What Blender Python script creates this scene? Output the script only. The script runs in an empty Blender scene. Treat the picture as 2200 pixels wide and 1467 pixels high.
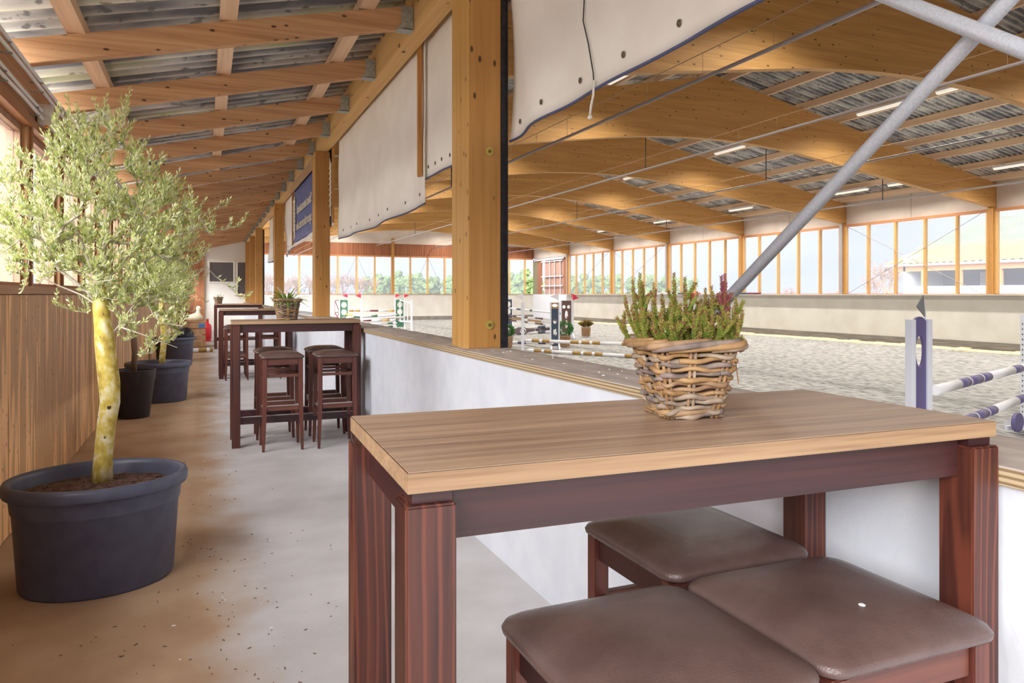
import bpy, bmesh, math, random
from mathutils import Vector, Matrix, noise
random.seed(7)
R = math.radians
C = bpy.context.scene.collection
SC = bpy.context.scene

# ------------------------------------------------------------------ camera, sky, exposure
F_PX, YAW, HC, HOR = 1580.0, math.atan(660 / 1580.0), 1.34, 632.0
CY, SY = math.cos(YAW), math.sin(YAW)
cam = bpy.data.cameras.new('camera')
cam.sensor_width = 36.0
cam.lens = 36.0 * F_PX / 2200.0
cam.shift_y = (HOR - 733.5) / 2200.0
cam.clip_start, cam.clip_end = 0.05, 2000
co = bpy.data.objects.new('camera', cam)
C.objects.link(co)
co.location = (0, 0, HC)
co.rotation_euler = (R(90), 0, -YAW)
SC.camera = co
SC.view_settings.view_transform = 'Standard'
SC.view_settings.look = 'None'
SC.view_settings.gamma = 1
SC.view_settings.use_curve_mapping = False
SC.view_settings.exposure = 2.3
SC.cycles.max_bounces = 10
SC.cycles.diffuse_bounces = 8
SC.cycles.glossy_bounces = 3
SC.cycles.transparent_max_bounces = 24
SC.cycles.caustics_reflective = False
SC.cycles.caustics_refractive = False
SC.cycles.sample_clamp_indirect = 6

w = bpy.data.worlds.new('overcast_sky')
SC.world = w
w.use_nodes = True
nt = w.node_tree
nt.nodes.clear()
_o = nt.nodes.new('ShaderNodeOutputWorld')
_b = nt.nodes.new('ShaderNodeBackground')
_tc = nt.nodes.new('ShaderNodeTexCoord')
_mp = nt.nodes.new('ShaderNodeMapping')
_mp.inputs['Scale'].default_value = (2.2, 2.2, 7.0)
_nz = nt.nodes.new('ShaderNodeTexNoise')
_nz.inputs['Scale'].default_value = 1.7
_nz.inputs['Detail'].default_value = 5
_cr = nt.nodes.new('ShaderNodeValToRGB')
_cr.color_ramp.elements[0].position = 0.35
_cr.color_ramp.elements[0].color = (0.64, 0.69, 0.92, 1)
_cr.color_ramp.elements[1].position = 0.68
_cr.color_ramp.elements[1].color = (0.80, 0.84, 0.98, 1)
L_ = nt.links.new
L_(_tc.outputs['Generated'], _mp.inputs['Vector'])
L_(_mp.outputs['Vector'], _nz.inputs['Vector'])
L_(_nz.outputs['Fac'], _cr.inputs['Fac'])
L_(_cr.outputs['Color'], _b.inputs['Color'])
_b.inputs['Strength'].default_value = 0.32
L_(_b.outputs['Background'], _o.inputs['Surface'])
LAMP_POWER = 29
sl = bpy.data.lights.new('soft_fill_sun', 'SUN')  # wide sun lamp added as a soft fill for the walkway
sl.energy = 3.1
sl.angle = R(52)
sl.color = (1.0, 0.98, 0.955)
so = bpy.data.objects.new('soft_fill_sun', sl)
C.objects.link(so)
so.rotation_euler = Vector((math.sin(R(48)) * math.cos(R(30)), math.cos(R(48)) * math.cos(R(30)), -math.sin(R(30)))).to_track_quat('-Z', 'Y').to_euler()


# ------------------------------------------------------------------ materials
def lin(c):
    return tuple(((x / 255) / 12.92 if x / 255 <= 0.04045 else ((x / 255 + 0.055) / 1.055) ** 2.4) for x in c)


def _base(name, rough, metal=0.0, spec=0.5):
    m = bpy.data.materials.new(name)
    m.use_nodes = True
    n = m.node_tree
    b = n.nodes['Principled BSDF']
    b.inputs['Roughness'].default_value = rough
    b.inputs['Metallic'].default_value = metal
    b.inputs['Specular IOR Level'].default_value = spec
    return m, n, b


def _noise(n, scale, detail=4, stretch=(1, 1, 1), coord='Object', dist=0.0, src=None):
    tc = n.nodes.new('ShaderNodeTexCoord')
    mp = n.nodes.new('ShaderNodeMapping')
    mp.inputs['Scale'].default_value = stretch
    nz = n.nodes.new('ShaderNodeTexNoise')
    nz.inputs['Scale'].default_value = scale
    nz.inputs['Detail'].default_value = detail
    nz.inputs['Distortion'].default_value = dist
    n.links.new(src or tc.outputs[coord], mp.inputs['Vector'])
    n.links.new(mp.outputs['Vector'], nz.inputs['Vector'])
    return nz.outputs['Fac'], mp.outputs['Vector']


def _ramp(n, fac, stops):
    r = n.nodes.new('ShaderNodeValToRGB')
    e = r.color_ramp.elements
    while len(e) < len(stops):
        e.new(0.5)
    for k, (p, c) in enumerate(stops):
        e[k].position = p
        e[k].color = (*c, 1)
    n.links.new(fac, r.inputs['Fac'])
    return r.outputs['Color']


def _mix(n, fac, a, b, mode='MIX'):
    x = n.nodes.new('ShaderNodeMix')
    x.data_type = 'RGBA'
    x.blend_type = mode
    for s, v in ((x.inputs[0], fac), (x.inputs[6], a), (x.inputs[7], b)):
        if isinstance(v, (int, float)):
            s.default_value = v
        elif isinstance(v, tuple):
            s.default_value = (*v, 1)
        else:
            n.links.new(v, s)
    return x.outputs[2]


def _bump(n, b, fac, strength, dist=0.01):
    k = n.nodes.new('ShaderNodeBump')
    k.inputs['Strength'].default_value = strength
    k.inputs['Distance'].default_value = dist
    n.links.new(fac, k.inputs['Height'])
    n.links.new(k.outputs['Normal'], b.inputs['Normal'])


def plain(name, c, rough=0.6, metal=0.0, c2=None, scale=12, stretch=(1, 1, 1), bump=0.0, spec=0.5, lo=0.35, hi=0.65, bscale=None):
    m, n, b = _base(name, rough, metal, spec)
    c = lin(c)
    if c2 is None and not bump:
        b.inputs['Base Color'].default_value = (*c, 1)
        return m
    f, _ = _noise(n, scale, 5, stretch)
    n.links.new(_ramp(n, f, [(lo, c), (hi, lin(c2) if c2 else c)]), b.inputs['Base Color'])
    if bump:
        if bscale:
            f, _ = _noise(n, bscale, 3, stretch)
        _bump(n, b, f, bump)
    return m


def wood(name, light, dark, axis=0, s=1.0, rough=0.55, knots=0.0, contrast=1.0, bump=0.15, spec=0.35, along=1.2, rings=0.0):
    m, n, b = _base(name, rough, 0, spec)
    oi = n.nodes.new('ShaderNodeObjectInfo')
    tc0 = n.nodes.new('ShaderNodeTexCoord')
    sh = n.nodes.new('ShaderNodeVectorMath')
    sh.operation = 'MULTIPLY_ADD'
    sh.inputs[1].default_value = (17.3, 11.7, 23.1)
    n.links.new(oi.outputs['Random'], sh.inputs[0])
    n.links.new(tc0.outputs['Object'], sh.inputs[2])
    crd = sh.outputs[0]
    st = [26 * s, 26 * s, 26 * s]
    st[axis] = along * s
    f, v = _noise(n, 1.0, 5, tuple(st), dist=0.6, src=crd)
    col = _ramp(n, f, [(0.5 - 0.22 / contrast, lin(dark)), (0.5 + 0.2 / contrast, lin(light))])
    st2 = [120 * s, 120 * s, 120 * s]
    st2[axis] = 3 * s
    f2, _ = _noise(n, 1.0, 3, tuple(st2), src=crd)
    col = _mix(n, 0.35, col, _ramp(n, f2, [(0.35, lin(dark)), (0.6, lin(light))]))
    if rings:
        wv = n.nodes.new('ShaderNodeTexWave')
        wv.inputs['Scale'].default_value = rings
        wv.inputs['Distortion'].default_value = 7
        wv.inputs['Detail'].default_value = 2
        wv.inputs['Detail Scale'].default_value = 0.8
        mp = n.nodes.new('ShaderNodeMapping')
        q = [1.0, 1.0, 1.0]
        q[axis] = 0.12
        mp.inputs['Scale'].default_value = q
        n.links.new(crd, mp.inputs['Vector'])
        n.links.new(mp.outputs['Vector'], wv.inputs['Vector'])
        rc = _ramp(n, wv.outputs['Fac'], [(0.72, (0, 0, 0)), (0.97, (1, 1, 1))])
        col = _mix(n, rc, col, lin(tuple(min(255, int(q * 1.18)) for q in light)))
    if knots:
        st3 = [knots, knots, knots]
        st3[axis] = knots * 0.45
        mp = n.nodes.new('ShaderNodeMapping')
        mp.inputs['Scale'].default_value = st3
        vo = n.nodes.new('ShaderNodeTexVoronoi')
        n.links.new(crd, mp.inputs['Vector'])
        n.links.new(mp.outputs['Vector'], vo.inputs['Vector'])
        k = _ramp(n, vo.outputs['Distance'], [(0.08, (1, 1, 1)), (0.14, (0, 0, 0))])
        col = _mix(n, k, col, lin(tuple(int(x * 0.5) for x in dark)))
    n.links.new(col, b.inputs['Base Color'])
    if bump:
        _bump(n, b, f2, bump, 0.003)
    return m


M = {}
M['glulam'] = wood('glulam_honey', (206, 160, 98), (172, 126, 72), 0, 0.32, 0.6, knots=1.6)
M['pillar'] = wood('pillar_spruce', (196, 146, 84), (168, 118, 60), 2, 0.5, 0.5, knots=2.4)
M['pillar_edge'] = wood('pillar_side_lamella', (212, 166, 96), (186, 136, 70), 2, 0.5, 0.5, knots=3)
M['beam'] = wood('beam_spruce', (226, 188, 128), (202, 158, 98), 1, 0.4, 0.6, knots=1.5)
M['rafter'] = wood('rafter_fir', (212, 170, 128), (166, 120, 84), 0, 0.5, 0.7, knots=2.7)
M['purlin'] = wood('purlin_fir', (234, 204, 172), (208, 172, 138), 1, 0.4, 0.7)
M['hall_purlin'] = wood('hall_purlin', (240, 214, 184), (214, 180, 146), 1, 0.3, 0.7, bump=0)
M['board'] = wood('wainscot_board', (216, 174, 126), (188, 142, 96), 2, 0.7, 0.5, knots=4, rings=9)
M['rail'] = wood('wainscot_rail', (200, 154, 114), (168, 120, 84), 1, 0.5, 0.5)
M['frame'] = wood('window_frame_larch', (196, 150, 104), (164, 116, 74), 2, 0.5, 0.5, knots=2)
M['frame_dark'] = wood('window_cover_strip', (182, 126, 84), (144, 94, 62), 2, 0.5, 0.5)
M['frame_out'] = wood('weathered_outer_frame', (178, 142, 116), (148, 114, 92), 2, 0.5, 0.6, knots=2)
M['mullion'] = wood('mullion_larch', (224, 182, 118), (200, 152, 90), 2, 0.25, 0.5, bump=0)
M['head_h'] = wood('window_head_larch', (204, 146, 100), (172, 112, 72), 1, 0.3, 0.6, bump=0)
M['clad'] = wood('red_brown_cladding', (178, 120, 86), (134, 82, 58), 2, 0.3, 0.6, bump=0)
M['gate'] = wood('gate_boards', (192, 154, 140), (168, 128, 116), 2, 0.3, 0.6, bump=0)
M['maho'] = wood('mahogany_stain', (88, 46, 34), (38, 18, 22), 2, 0.8, 0.38, contrast=1.1, rings=16, spec=0.5)
M['maho_h'] = wood('mahogany_stain_rail', (72, 38, 36), (42, 22, 26), 0, 0.8, 0.38, contrast=1.1, spec=0.5)
M['maho_y'] = wood('mahogany_stain_side', (72, 38, 36), (42, 22, 26), 1, 0.8, 0.38, contrast=1.1, spec=0.5)
M['top'] = wood('oak_decor_top', (182, 154, 128), (130, 105, 89), 0, 1.1, 0.40, contrast=1.5, bump=0.08, spec=0.5)
M['top_edge'] = wood('oak_decor_edge', (180, 150, 116), (130, 101, 76), 0, 1.3, 0.5, contrast=0.8)
M['batten'] = wood('batten_spruce', (206, 150, 82), (170, 114, 54), 2, 0.6, 0.6)
M['crate'] = wood('crate_wood', (186, 150, 116), (150, 116, 86), 2, 0.6, 0.7)
M['galv'] = plain('galvanised_steel', (208, 214, 222), 0.42, 0.15, (192, 199, 210), 150)
M['hanger'] = plain('zinc_hanger', (178, 182, 176), 0.5, 0.5, (150, 156, 150), 40)
M['steel'] = plain('brushed_foot_plate', (206, 200, 196), 0.4, 0.45, (176, 170, 168), 80, (1, 20, 1))
M['dark_steel'] = plain('dark_steel_rail', (52, 52, 58), 0.45, 0.3, (34, 34, 40), 30)
M['pipe'] = plain('grey_pipe', (168, 160, 160), 0.5, 0.2)
M['wire'] = plain('thin_wire', (190, 158, 128), 0.6)
M['rod'] = plain('dark_hanger_rod', (84, 82, 80), 0.5, 0.4)
M['conduit'] = plain('white_conduit', (240, 240, 243), 0.45)
M['jbox'] = plain('junction_box_plastic', (214, 208, 200), 0.5)
M['orange'] = plain('orange_gland', (226, 140, 40), 0.5)
M['canvas'] = plain('cream_canvas', (246, 243, 236), 0.75, 0, (238, 233, 224), 2.5)
M['hem'] = plain('navy_hem', (84, 92, 128), 0.6)
M['banner'] = plain('blue_banner_cloth', (104, 116, 172), 0.55, 0, (90, 102, 156), 3)
M['print'] = plain('cream_print', (240, 232, 210), 0.7)
M['eyelet'] = plain('brass_eyelet', (120, 112, 96), 0.4, 0.6)
M['white_wall'] = plain('white_painted_board', (221, 225, 232), 0.6, 0, (212, 217, 226), 7, bump=0.12, bscale=55)
M['ledge'] = plain('grey_weathered_ply', (206, 197, 190), 0.7, 0, (180, 168, 160), 5, (3, 1, 1), 0.15, bscale=30)
M['plaster'] = plain('cream_kick_wall', (202, 199, 191), 0.8, 0, (192, 188, 179), 1.2)
M['plaster_up'] = plain('beige_fascia_board', (216, 204, 194), 0.8, 0, (204, 191, 180), 1.0)
M['kick'] = plain('dark_kick_board', (132, 126, 118), 0.8, 0, (104, 98, 92), 3, (1, 0.4, 6))
M['endwall'] = plain('white_room_wall', (236, 234, 226), 0.7)
M['dark_glass'] = plain('dark_room_glass', (96, 92, 92), 0.2)
M['pot'] = plain('anthracite_planter', (84, 88, 108), 0.42, 0, (74, 78, 98), 14)
M['pot_black'] = plain('black_nursery_pot', (46, 46, 56), 0.45, 0, (70, 66, 72), 9, (3, 3, 0.4), lo=0.5, hi=0.8)
M['bag'] = plain('black_plastic_bag', (34, 34, 40), 0.25)
M['soil'] = plain('bark_mulch', (112, 82, 68), 0.95, 0, (66, 46, 40), 45, bump=0.6)
M['bark_twig'] = plain('olive_twig', (204, 196, 180), 0.8, 0, (168, 158, 140), 20)
M['leather'] = plain('brown_leather', (102, 82, 77), 0.27, 0, (88, 68, 64), 9, bump=0.22, bscale=420, spec=0.6)
M['stool'] = wood('stool_beech_stain', (112, 60, 46), (64, 32, 30), 2, 0.9, 0.38, spec=0.5)
M['stool_h'] = wood('stool_rail_stain', (114, 66, 50), (68, 36, 33), 0, 0.9, 0.38, spec=0.5)
M['red'] = plain('red_enamel', (196, 36, 48), 0.35)
M['brass'] = plain('brass_valve', (150, 112, 70), 0.4, 0.7)
M['white'] = plain('white_paint', (216, 219, 228), 0.45)
M['white_pole'] = plain('white_pole_paint', (222, 221, 224), 0.4)
M['ochre'] = plain('ochre_paint', (160, 124, 62), 0.5)
M['navy'] = plain('navy_paint', (62, 76, 96), 0.5)
M['brown'] = plain('brown_paint', (102, 76, 74), 0.5)
M['green'] = plain('green_paint', (62, 108, 84), 0.5)
M['burgundy'] = plain('burgundy_paint', (118, 44, 62), 0.5)
M['purple'] = plain('purple_paint', (98, 90, 132), 0.45)
M['orange_p'] = plain('amber_paint', (206, 158, 84), 0.5)
M['flag_red'] = plain('red_flag', (206, 44, 70), 0.6)
M['flag_white'] = plain('white_flag', (226, 224, 230), 0.6)
M['flag_grey'] = plain('grey_flag', (128, 128, 132), 0.6)
M['goose'] = plain('cream_ceramic', (236, 226, 196), 0.4)
M['paper'] = plain('white_board_sheet', (240, 242, 248), 0.6)
M['blue'] = plain('blue_label', (70, 110, 160), 0.6)
M['tag'] = plain('kraft_tag', (164, 122, 84), 0.8)
M['ink'] = plain('dark_print', (82, 60, 48), 0.8)
M['barn_roof'] = plain('yellowed_fibre_cement', (158, 148, 104), 0.8, 0, (142, 132, 90), 0.6)
M['barn_roof2'] = plain('mossy_fibre_cement', (132, 136, 116), 0.8, 0, (120, 124, 102), 0.6)
M['barn_wall'] = plain('white_barn_wall', (222, 224, 226), 0.8)
M['barn_wood'] = plain('orange_barn_timber', (214, 148, 96), 0.7)
M['barn_dark'] = plain('barn_inside_wall', (150, 150, 158), 0.8)
M['field'] = plain('pale_bounce_ground', (222, 216, 204), 0.95, 0, (206, 200, 186), 0.12)  # unseen ground, paled so it bounces light up to the ceilings
M['pine'] = plain('pine_green', (120, 140, 84), 0.9, 0, (92, 114, 66), 1.4)
M['bare'] = plain('bare_crown_brown', (176, 146, 116), 0.9, 0, (140, 112, 90), 1.4)
M['trunk'] = plain('tree_trunk', (128, 108, 92), 0.9)
M['wattle'] = [plain('willow_tan', (164, 134, 102), 0.6, 0, (132, 102, 76), 30, bump=0.2),
               plain('willow_grey', (140, 124, 114), 0.7, 0, (100, 88, 82), 30, bump=0.25),
               plain('willow_honey', (172, 138, 94), 0.55, 0, (140, 106, 68), 25, bump=0.2),
               plain('willow_pale', (164, 146, 126), 0.65, 0, (126, 108, 92), 28, bump=0.2)]


def mat_lichen():
    m, n, b = _base('lichen_bark', 0.85)
    f, _ = _noise(n, 24, 7, (1, 1, 0.7))
    col = _ramp(n, f, [(0.3, lin((158, 130, 66))), (0.48, lin((204, 182, 82))), (0.64, lin((226, 218, 182)))])
    f2, _ = _noise(n, 26, 2, (1, 1, 0.6))
    k = _ramp(n, f2, [(0.66, (0, 0, 0)), (0.7, (1, 1, 1))])
    n.links.new(_mix(n, k, col, lin((52, 44, 34))), b.inputs['Base Color'])
    _bump(n, b, f, 0.4, 0.01)
    return m


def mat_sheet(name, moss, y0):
    """fibre cement: shading of each wave painted dark in its valleys, streaks, moss and drip marks on top"""
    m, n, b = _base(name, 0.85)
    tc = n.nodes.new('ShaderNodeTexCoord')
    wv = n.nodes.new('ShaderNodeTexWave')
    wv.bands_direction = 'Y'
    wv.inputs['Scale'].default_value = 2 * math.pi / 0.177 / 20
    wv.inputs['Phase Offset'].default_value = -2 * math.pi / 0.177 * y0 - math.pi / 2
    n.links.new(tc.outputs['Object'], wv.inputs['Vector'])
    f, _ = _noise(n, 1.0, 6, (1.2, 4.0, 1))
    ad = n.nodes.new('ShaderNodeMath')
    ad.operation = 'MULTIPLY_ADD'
    ad.inputs[1].default_value = 0.45  # paints the corrugation's shading into the colour, dark in the hollows
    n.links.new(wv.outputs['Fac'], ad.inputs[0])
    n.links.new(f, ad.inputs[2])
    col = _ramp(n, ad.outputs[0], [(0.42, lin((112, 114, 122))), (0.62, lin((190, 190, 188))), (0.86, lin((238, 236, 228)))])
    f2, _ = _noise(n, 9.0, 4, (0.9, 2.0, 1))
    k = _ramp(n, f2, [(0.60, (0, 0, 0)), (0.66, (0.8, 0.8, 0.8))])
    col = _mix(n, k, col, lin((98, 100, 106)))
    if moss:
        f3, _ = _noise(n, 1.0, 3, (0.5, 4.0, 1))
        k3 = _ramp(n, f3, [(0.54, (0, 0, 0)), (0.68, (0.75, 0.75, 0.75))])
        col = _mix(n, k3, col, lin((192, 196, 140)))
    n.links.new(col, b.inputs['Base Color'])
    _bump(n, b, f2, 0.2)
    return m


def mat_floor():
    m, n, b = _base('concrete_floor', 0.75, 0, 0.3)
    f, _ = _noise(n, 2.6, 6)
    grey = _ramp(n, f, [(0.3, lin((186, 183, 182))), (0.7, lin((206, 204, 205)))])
    tan = _ramp(n, f, [(0.3, lin((176, 146, 118))), (0.7, lin((196, 170, 142)))])  # warm light tone along the left wall, painted into the floor colour
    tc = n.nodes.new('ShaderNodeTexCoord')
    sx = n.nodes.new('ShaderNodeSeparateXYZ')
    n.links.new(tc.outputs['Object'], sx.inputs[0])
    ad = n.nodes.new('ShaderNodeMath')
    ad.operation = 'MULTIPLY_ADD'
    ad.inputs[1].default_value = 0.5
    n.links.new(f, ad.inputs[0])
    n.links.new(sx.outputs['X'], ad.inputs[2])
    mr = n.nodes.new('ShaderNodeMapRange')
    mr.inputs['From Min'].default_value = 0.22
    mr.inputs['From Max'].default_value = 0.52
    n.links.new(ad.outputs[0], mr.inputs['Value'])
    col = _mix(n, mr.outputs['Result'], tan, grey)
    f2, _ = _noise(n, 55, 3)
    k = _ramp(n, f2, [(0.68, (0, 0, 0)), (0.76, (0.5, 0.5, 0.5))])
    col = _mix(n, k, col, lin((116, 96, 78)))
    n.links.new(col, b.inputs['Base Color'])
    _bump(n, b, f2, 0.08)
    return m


def mat_sand():
    m, n, b = _base('arena_sand', 0.95, 0, 0.1)
    f, _ = _noise(n, 6.5, 8, (1.3, 0.8, 1))
    col = _ramp(n, f, [(0.34, lin((122, 121, 120))), (0.5, lin((158, 157, 155))), (0.66, lin((178, 176, 173)))])
    n.links.new(col, b.inputs['Base Color'])
    _bump(n, b, f, 0.8, 0.08)
    return m


def mat_pane(name='hazy_pane', veil=0.17, clear=(0.86, 0.88, 0.90)):
    m = bpy.data.materials.new(name)
    m.use_nodes = True
    n = m.node_tree
    n.nodes.clear()
    o = n.nodes.new('ShaderNodeOutputMaterial')
    t = n.nodes.new('ShaderNodeBsdfTransparent')
    t.inputs[0].default_value = (*clear, 1)
    d = n.nodes.new('ShaderNodeBsdfTranslucent')
    d.inputs[0].default_value = (0.95, 0.95, 0.97, 1)
    x = n.nodes.new('ShaderNodeMixShader')
    x.inputs[0].default_value = veil
    n.links.new(t.outputs[0], x.inputs[1])
    n.links.new(d.outputs[0], x.inputs[2])
    n.links.new(x.outputs[0], o.inputs['Surface'])
    return m


def mat_leaf(name, c, c2):
    m = bpy.data.materials.new(name)
    m.use_nodes = True
    n = m.node_tree
    b = n.nodes['Principled BSDF']
    b.inputs['Roughness'].default_value = 0.5
    b.inputs['Base Color'].default_value = (*lin(c), 1)
    t = n.nodes.new('ShaderNodeBsdfTranslucent')
    t.inputs[0].default_value = (*lin(c2), 1)
    x = n.nodes.new('ShaderNodeMixShader')
    x.inputs[0].default_value = 0.35
    o = n.nodes['Material Output']
    n.links.new(b.outputs[0], x.inputs[1])
    n.links.new(t.outputs[0], x.inputs[2])
    n.links.new(x.outputs[0], o.inputs['Surface'])
    return m


def mat_ply():
    m, n, b = _base('plywood_edge', 0.7)
    tc = n.nodes.new('ShaderNodeTexCoord')
    wv = n.nodes.new('ShaderNodeTexWave')
    wv.bands_direction = 'Z'
    wv.inputs['Scale'].default_value = 26
    wv.inputs['Distortion'].default_value = 0.4
    n.links.new(tc.outputs['Object'], wv.inputs['Vector'])
    n.links.new(_ramp(n, wv.outputs['Fac'], [(0.2, lin((140, 116, 86))), (0.6, lin((196, 176, 142)))]), b.inputs['Base Color'])
    return m


def mat_lamp():
    m, n, b = _base('lit_tube_cover', 0.4)
    b.inputs['Base Color'].default_value = (0.9, 0.88, 0.8, 1)
    b.inputs['Emission Color'].default_value = (1.0, 0.93, 0.80, 1)
    b.inputs['Emission Strength'].default_value = 0.10
    return m


M['lichen'] = mat_lichen()
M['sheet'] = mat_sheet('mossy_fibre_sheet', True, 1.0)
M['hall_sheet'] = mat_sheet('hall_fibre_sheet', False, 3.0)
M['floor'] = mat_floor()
M['sand'] = mat_sand()
M['sand_edge'] = plain('pale_dry_sand', (236, 224, 190), 0.95, 0, (216, 202, 166), 8)
M['pane'] = mat_pane()
M['pane_clear'] = mat_pane('clear_pane', 0.02, (0.96, 0.97, 0.98))
M['ply'] = mat_ply()
M['lamp'] = mat_lamp()
LEAF = [mat_leaf('olive_leaf_light', (224, 228, 170), (224, 232, 140)), mat_leaf('olive_leaf_mid', (194, 204, 132), (200, 212, 110)),
        mat_leaf('olive_leaf_dark', (134, 152, 98), (160, 178, 90)), mat_leaf('olive_leaf_silver', (222, 224, 200), (210, 218, 170))]
HEATH = [mat_leaf('heath_green', (128, 158, 62), (140, 170, 60)), mat_leaf('heath_lime', (164, 170, 80), (180, 190, 70)),
         mat_leaf('heath_olive', (176, 160, 88), (180, 164, 80)), mat_leaf('heath_rust', (168, 116, 88), (160, 90, 60)),
         mat_leaf('heath_pink', (172, 92, 104), (180, 90, 100))]
GRASS = mat_leaf('strap_leaf_green', (134, 164, 70), (150, 184, 70))
GRASS2 = mat_leaf('strap_leaf_dark', (92, 112, 62), (110, 134, 60))
BUSH = mat_leaf('bush_green', (66, 122, 62), (80, 140, 60))
BUSH2 = mat_leaf('bush_brown', (142, 118, 66), (150, 130, 60))


# ------------------------------------------------------------------ mesh building
class MB:
    def __init__(s):
        s.v, s.f, s.m = [], [], []

    def add(s, vs, fs, m=0):
        o = len(s.v)
        s.v += [tuple(p) for p in vs]
        s.f += [tuple(i + o for i in q) for q in fs]
        s.m += [m] * len(fs)
        return s

    def box(s, x0, x1, y0, y1, z0, z1, m=0, T=None):
        vs = [Vector(p) for p in ((x0, y0, z0), (x1, y0, z0), (x1, y1, z0), (x0, y1, z0), (x0, y0, z1), (x1, y0, z1), (x1, y1, z1), (x0, y1, z1))]
        if T:
            vs = [T @ p for p in vs]
        return s.add(vs, [(0, 3, 2, 1), (4, 5, 6, 7), (0, 1, 5, 4), (1, 2, 6, 5), (2, 3, 7, 6), (3, 0, 4, 7)], m)

    def taper(s, cx, cy, w0, d0, w1, d1, z0, z1, m=0):
        vs = []
        for z, a, b in ((z0, w0 / 2, d0 / 2), (z1, w1 / 2, d1 / 2)):
            vs += [(cx - a, cy - b, z), (cx + a, cy - b, z), (cx + a, cy + b, z), (cx - a, cy + b, z)]
        return s.add(vs, [(0, 3, 2, 1), (4, 5, 6, 7), (0, 1, 5, 4), (1, 2, 6, 5), (2, 3, 7, 6), (3, 0, 4, 7)], m)

    def prism(s, poly, axis, a, b, m=0):
        """poly: 2-D points in the two other axes; extruded along axis from a to b"""
        def P(q, t):
            p = list(q)
            p.insert(axis, t)
            return tuple(p)
        k = len(poly)
        vs = [P(q, a) for q in poly] + [P(q, b) for q in poly]
        fs = [tuple(range(k - 1, -1, -1)), tuple(range(k, 2 * k))] + [(i, (i + 1) % k, k + (i + 1) % k, k + i) for i in range(k)]
        return s.add(vs, fs, m)

    def tube(s, pts, r, n=8, m=0, closed=False, caps=True):
        pts = [Vector(p) for p in pts]
        k = len(pts)
        rr = r if isinstance(r, (list, tuple)) else [r] * k
        vs, up0 = [], None
        for i, p in enumerate(pts):
            if closed:
                t = (pts[(i + 1) % k] - pts[i - 1])
            else:
                t = pts[min(i + 1, k - 1)] - pts[max(i - 1, 0)]
            t = t.normalized() if t.length > 1e-9 else Vector((0, 0, 1))
            if up0 is None:
                up0 = Vector((0, 0, 1)) if abs(t.z) < 0.9 else Vector((1, 0, 0))
            a = (up0 - t * up0.dot(t))
            a = a.normalized() if a.length > 1e-6 else t.orthogonal().normalized()
            up0 = a
            b = t.cross(a)
            for j in range(n):
                q = 2 * math.pi * j / n
                vs.append(p + (a * math.cos(q) + b * math.sin(q)) * rr[i])
        fs = []
        for i in range(k if closed else k - 1):
            i2 = (i + 1) % k
            for j in range(n):
                j2 = (j + 1) % n
                fs.append((i * n + j, i * n + j2, i2 * n + j2, i2 * n + j))
        if not closed and caps:
            fs.append(tuple(range(n - 1, -1, -1)))
            fs.append(tuple((k - 1) * n + j for j in range(n)))
        return s.add(vs, fs, m)

    def rings(s, rings, m=0, cap0=True, cap1=True):
        n = len(rings[0])
        vs = [p for r in rings for p in r]
        fs = []
        for i in range(len(rings) - 1):
            for j in range(n):
                j2 = (j + 1) % n
                fs.append((i * n + j, i * n + j2, (i + 1) * n + j2, (i + 1) * n + j))
        if cap0:
            fs.append(tuple(range(n - 1, -1, -1)))
        if cap1:
            fs.append(tuple((len(rings) - 1) * n + j for j in range(n)))
        return s.add(vs, fs, m)

    def lathe(s, prof, n=32, ax=1.0, ay=1.0, c=(0, 0), m=0, cap0=True, cap1=True):
        return s.rings([[(c[0] + r * ax * math.cos(2 * math.pi * j / n), c[1] + r * ay * math.sin(2 * math.pi * j / n), z) for j in range(n)] for r, z in prof], m, cap0, cap1)

    def ball(s, c, r, sc=(1, 1, 1), n=8, m=0, jit=0.0):
        rings = []
        for i in range(1, n):
            th = math.pi * i / n
            ring = []
            for j in range(n + 2):
                ph = 2 * math.pi * j / (n + 2)
                k = r * (1 + random.uniform(-jit, jit))
                ring.append((c[0] + k * sc[0] * math.sin(th) * math.cos(ph), c[1] + k * sc[1] * math.sin(th) * math.sin(ph), c[2] - k * sc[2] * math.cos(th)))
            rings.append(ring)
        return s.rings(rings, m)

    def mesh(s, name, mats, smooth=False, bevel=0.0):
        me = bpy.data.meshes.new(name)
        me.from_pydata(s.v, [], s.f)
        for x in (mats if isinstance(mats, (list, tuple)) else [mats]):
            me.materials.append(x)
        for p, k in zip(me.polygons, s.m):
            p.material_index = k
            p.use_smooth = smooth
        if bevel:
            bm = bmesh.new()
            bm.from_mesh(me)
            bmesh.ops.bevel(bm, geom=bm.edges[:], offset=bevel, segments=2, affect='EDGES', clamp_overlap=True)
            bm.to_mesh(me)
            bm.free()
        me.update()
        return me

    def build(s, name, mats, parent=None, smooth=False, bevel=0.0, **kw):
        return obj(name, s.mesh(name, mats, smooth, bevel), parent, **kw)


def obj(name, me, parent=None, loc=None, rotz=None, label=None, cat=None, group=None, kind=None):
    o = bpy.data.objects.new(name, me)
    C.objects.link(o)
    if parent:
        o.parent = parent
    if loc:
        o.location = loc
    if rotz:
        o.rotation_euler = (0, 0, rotz)
    tag(o, label, cat, group, kind)
    return o


def tag(o, label=None, cat=None, group=None, kind=None):
    for k, v in (('label', label), ('category', cat), ('group', group), ('kind', kind)):
        if v:
            o[k] = v
    return o


def thing(name, label, cat, loc=(0, 0, 0), rotz=0.0, group=None):
    return obj(name, None, None, loc, rotz, label, cat, group)


def struct(name, label, loc=(0, 0, 0)):
    return obj(name, None, None, loc, 0, label, None, None, 'structure')


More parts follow.
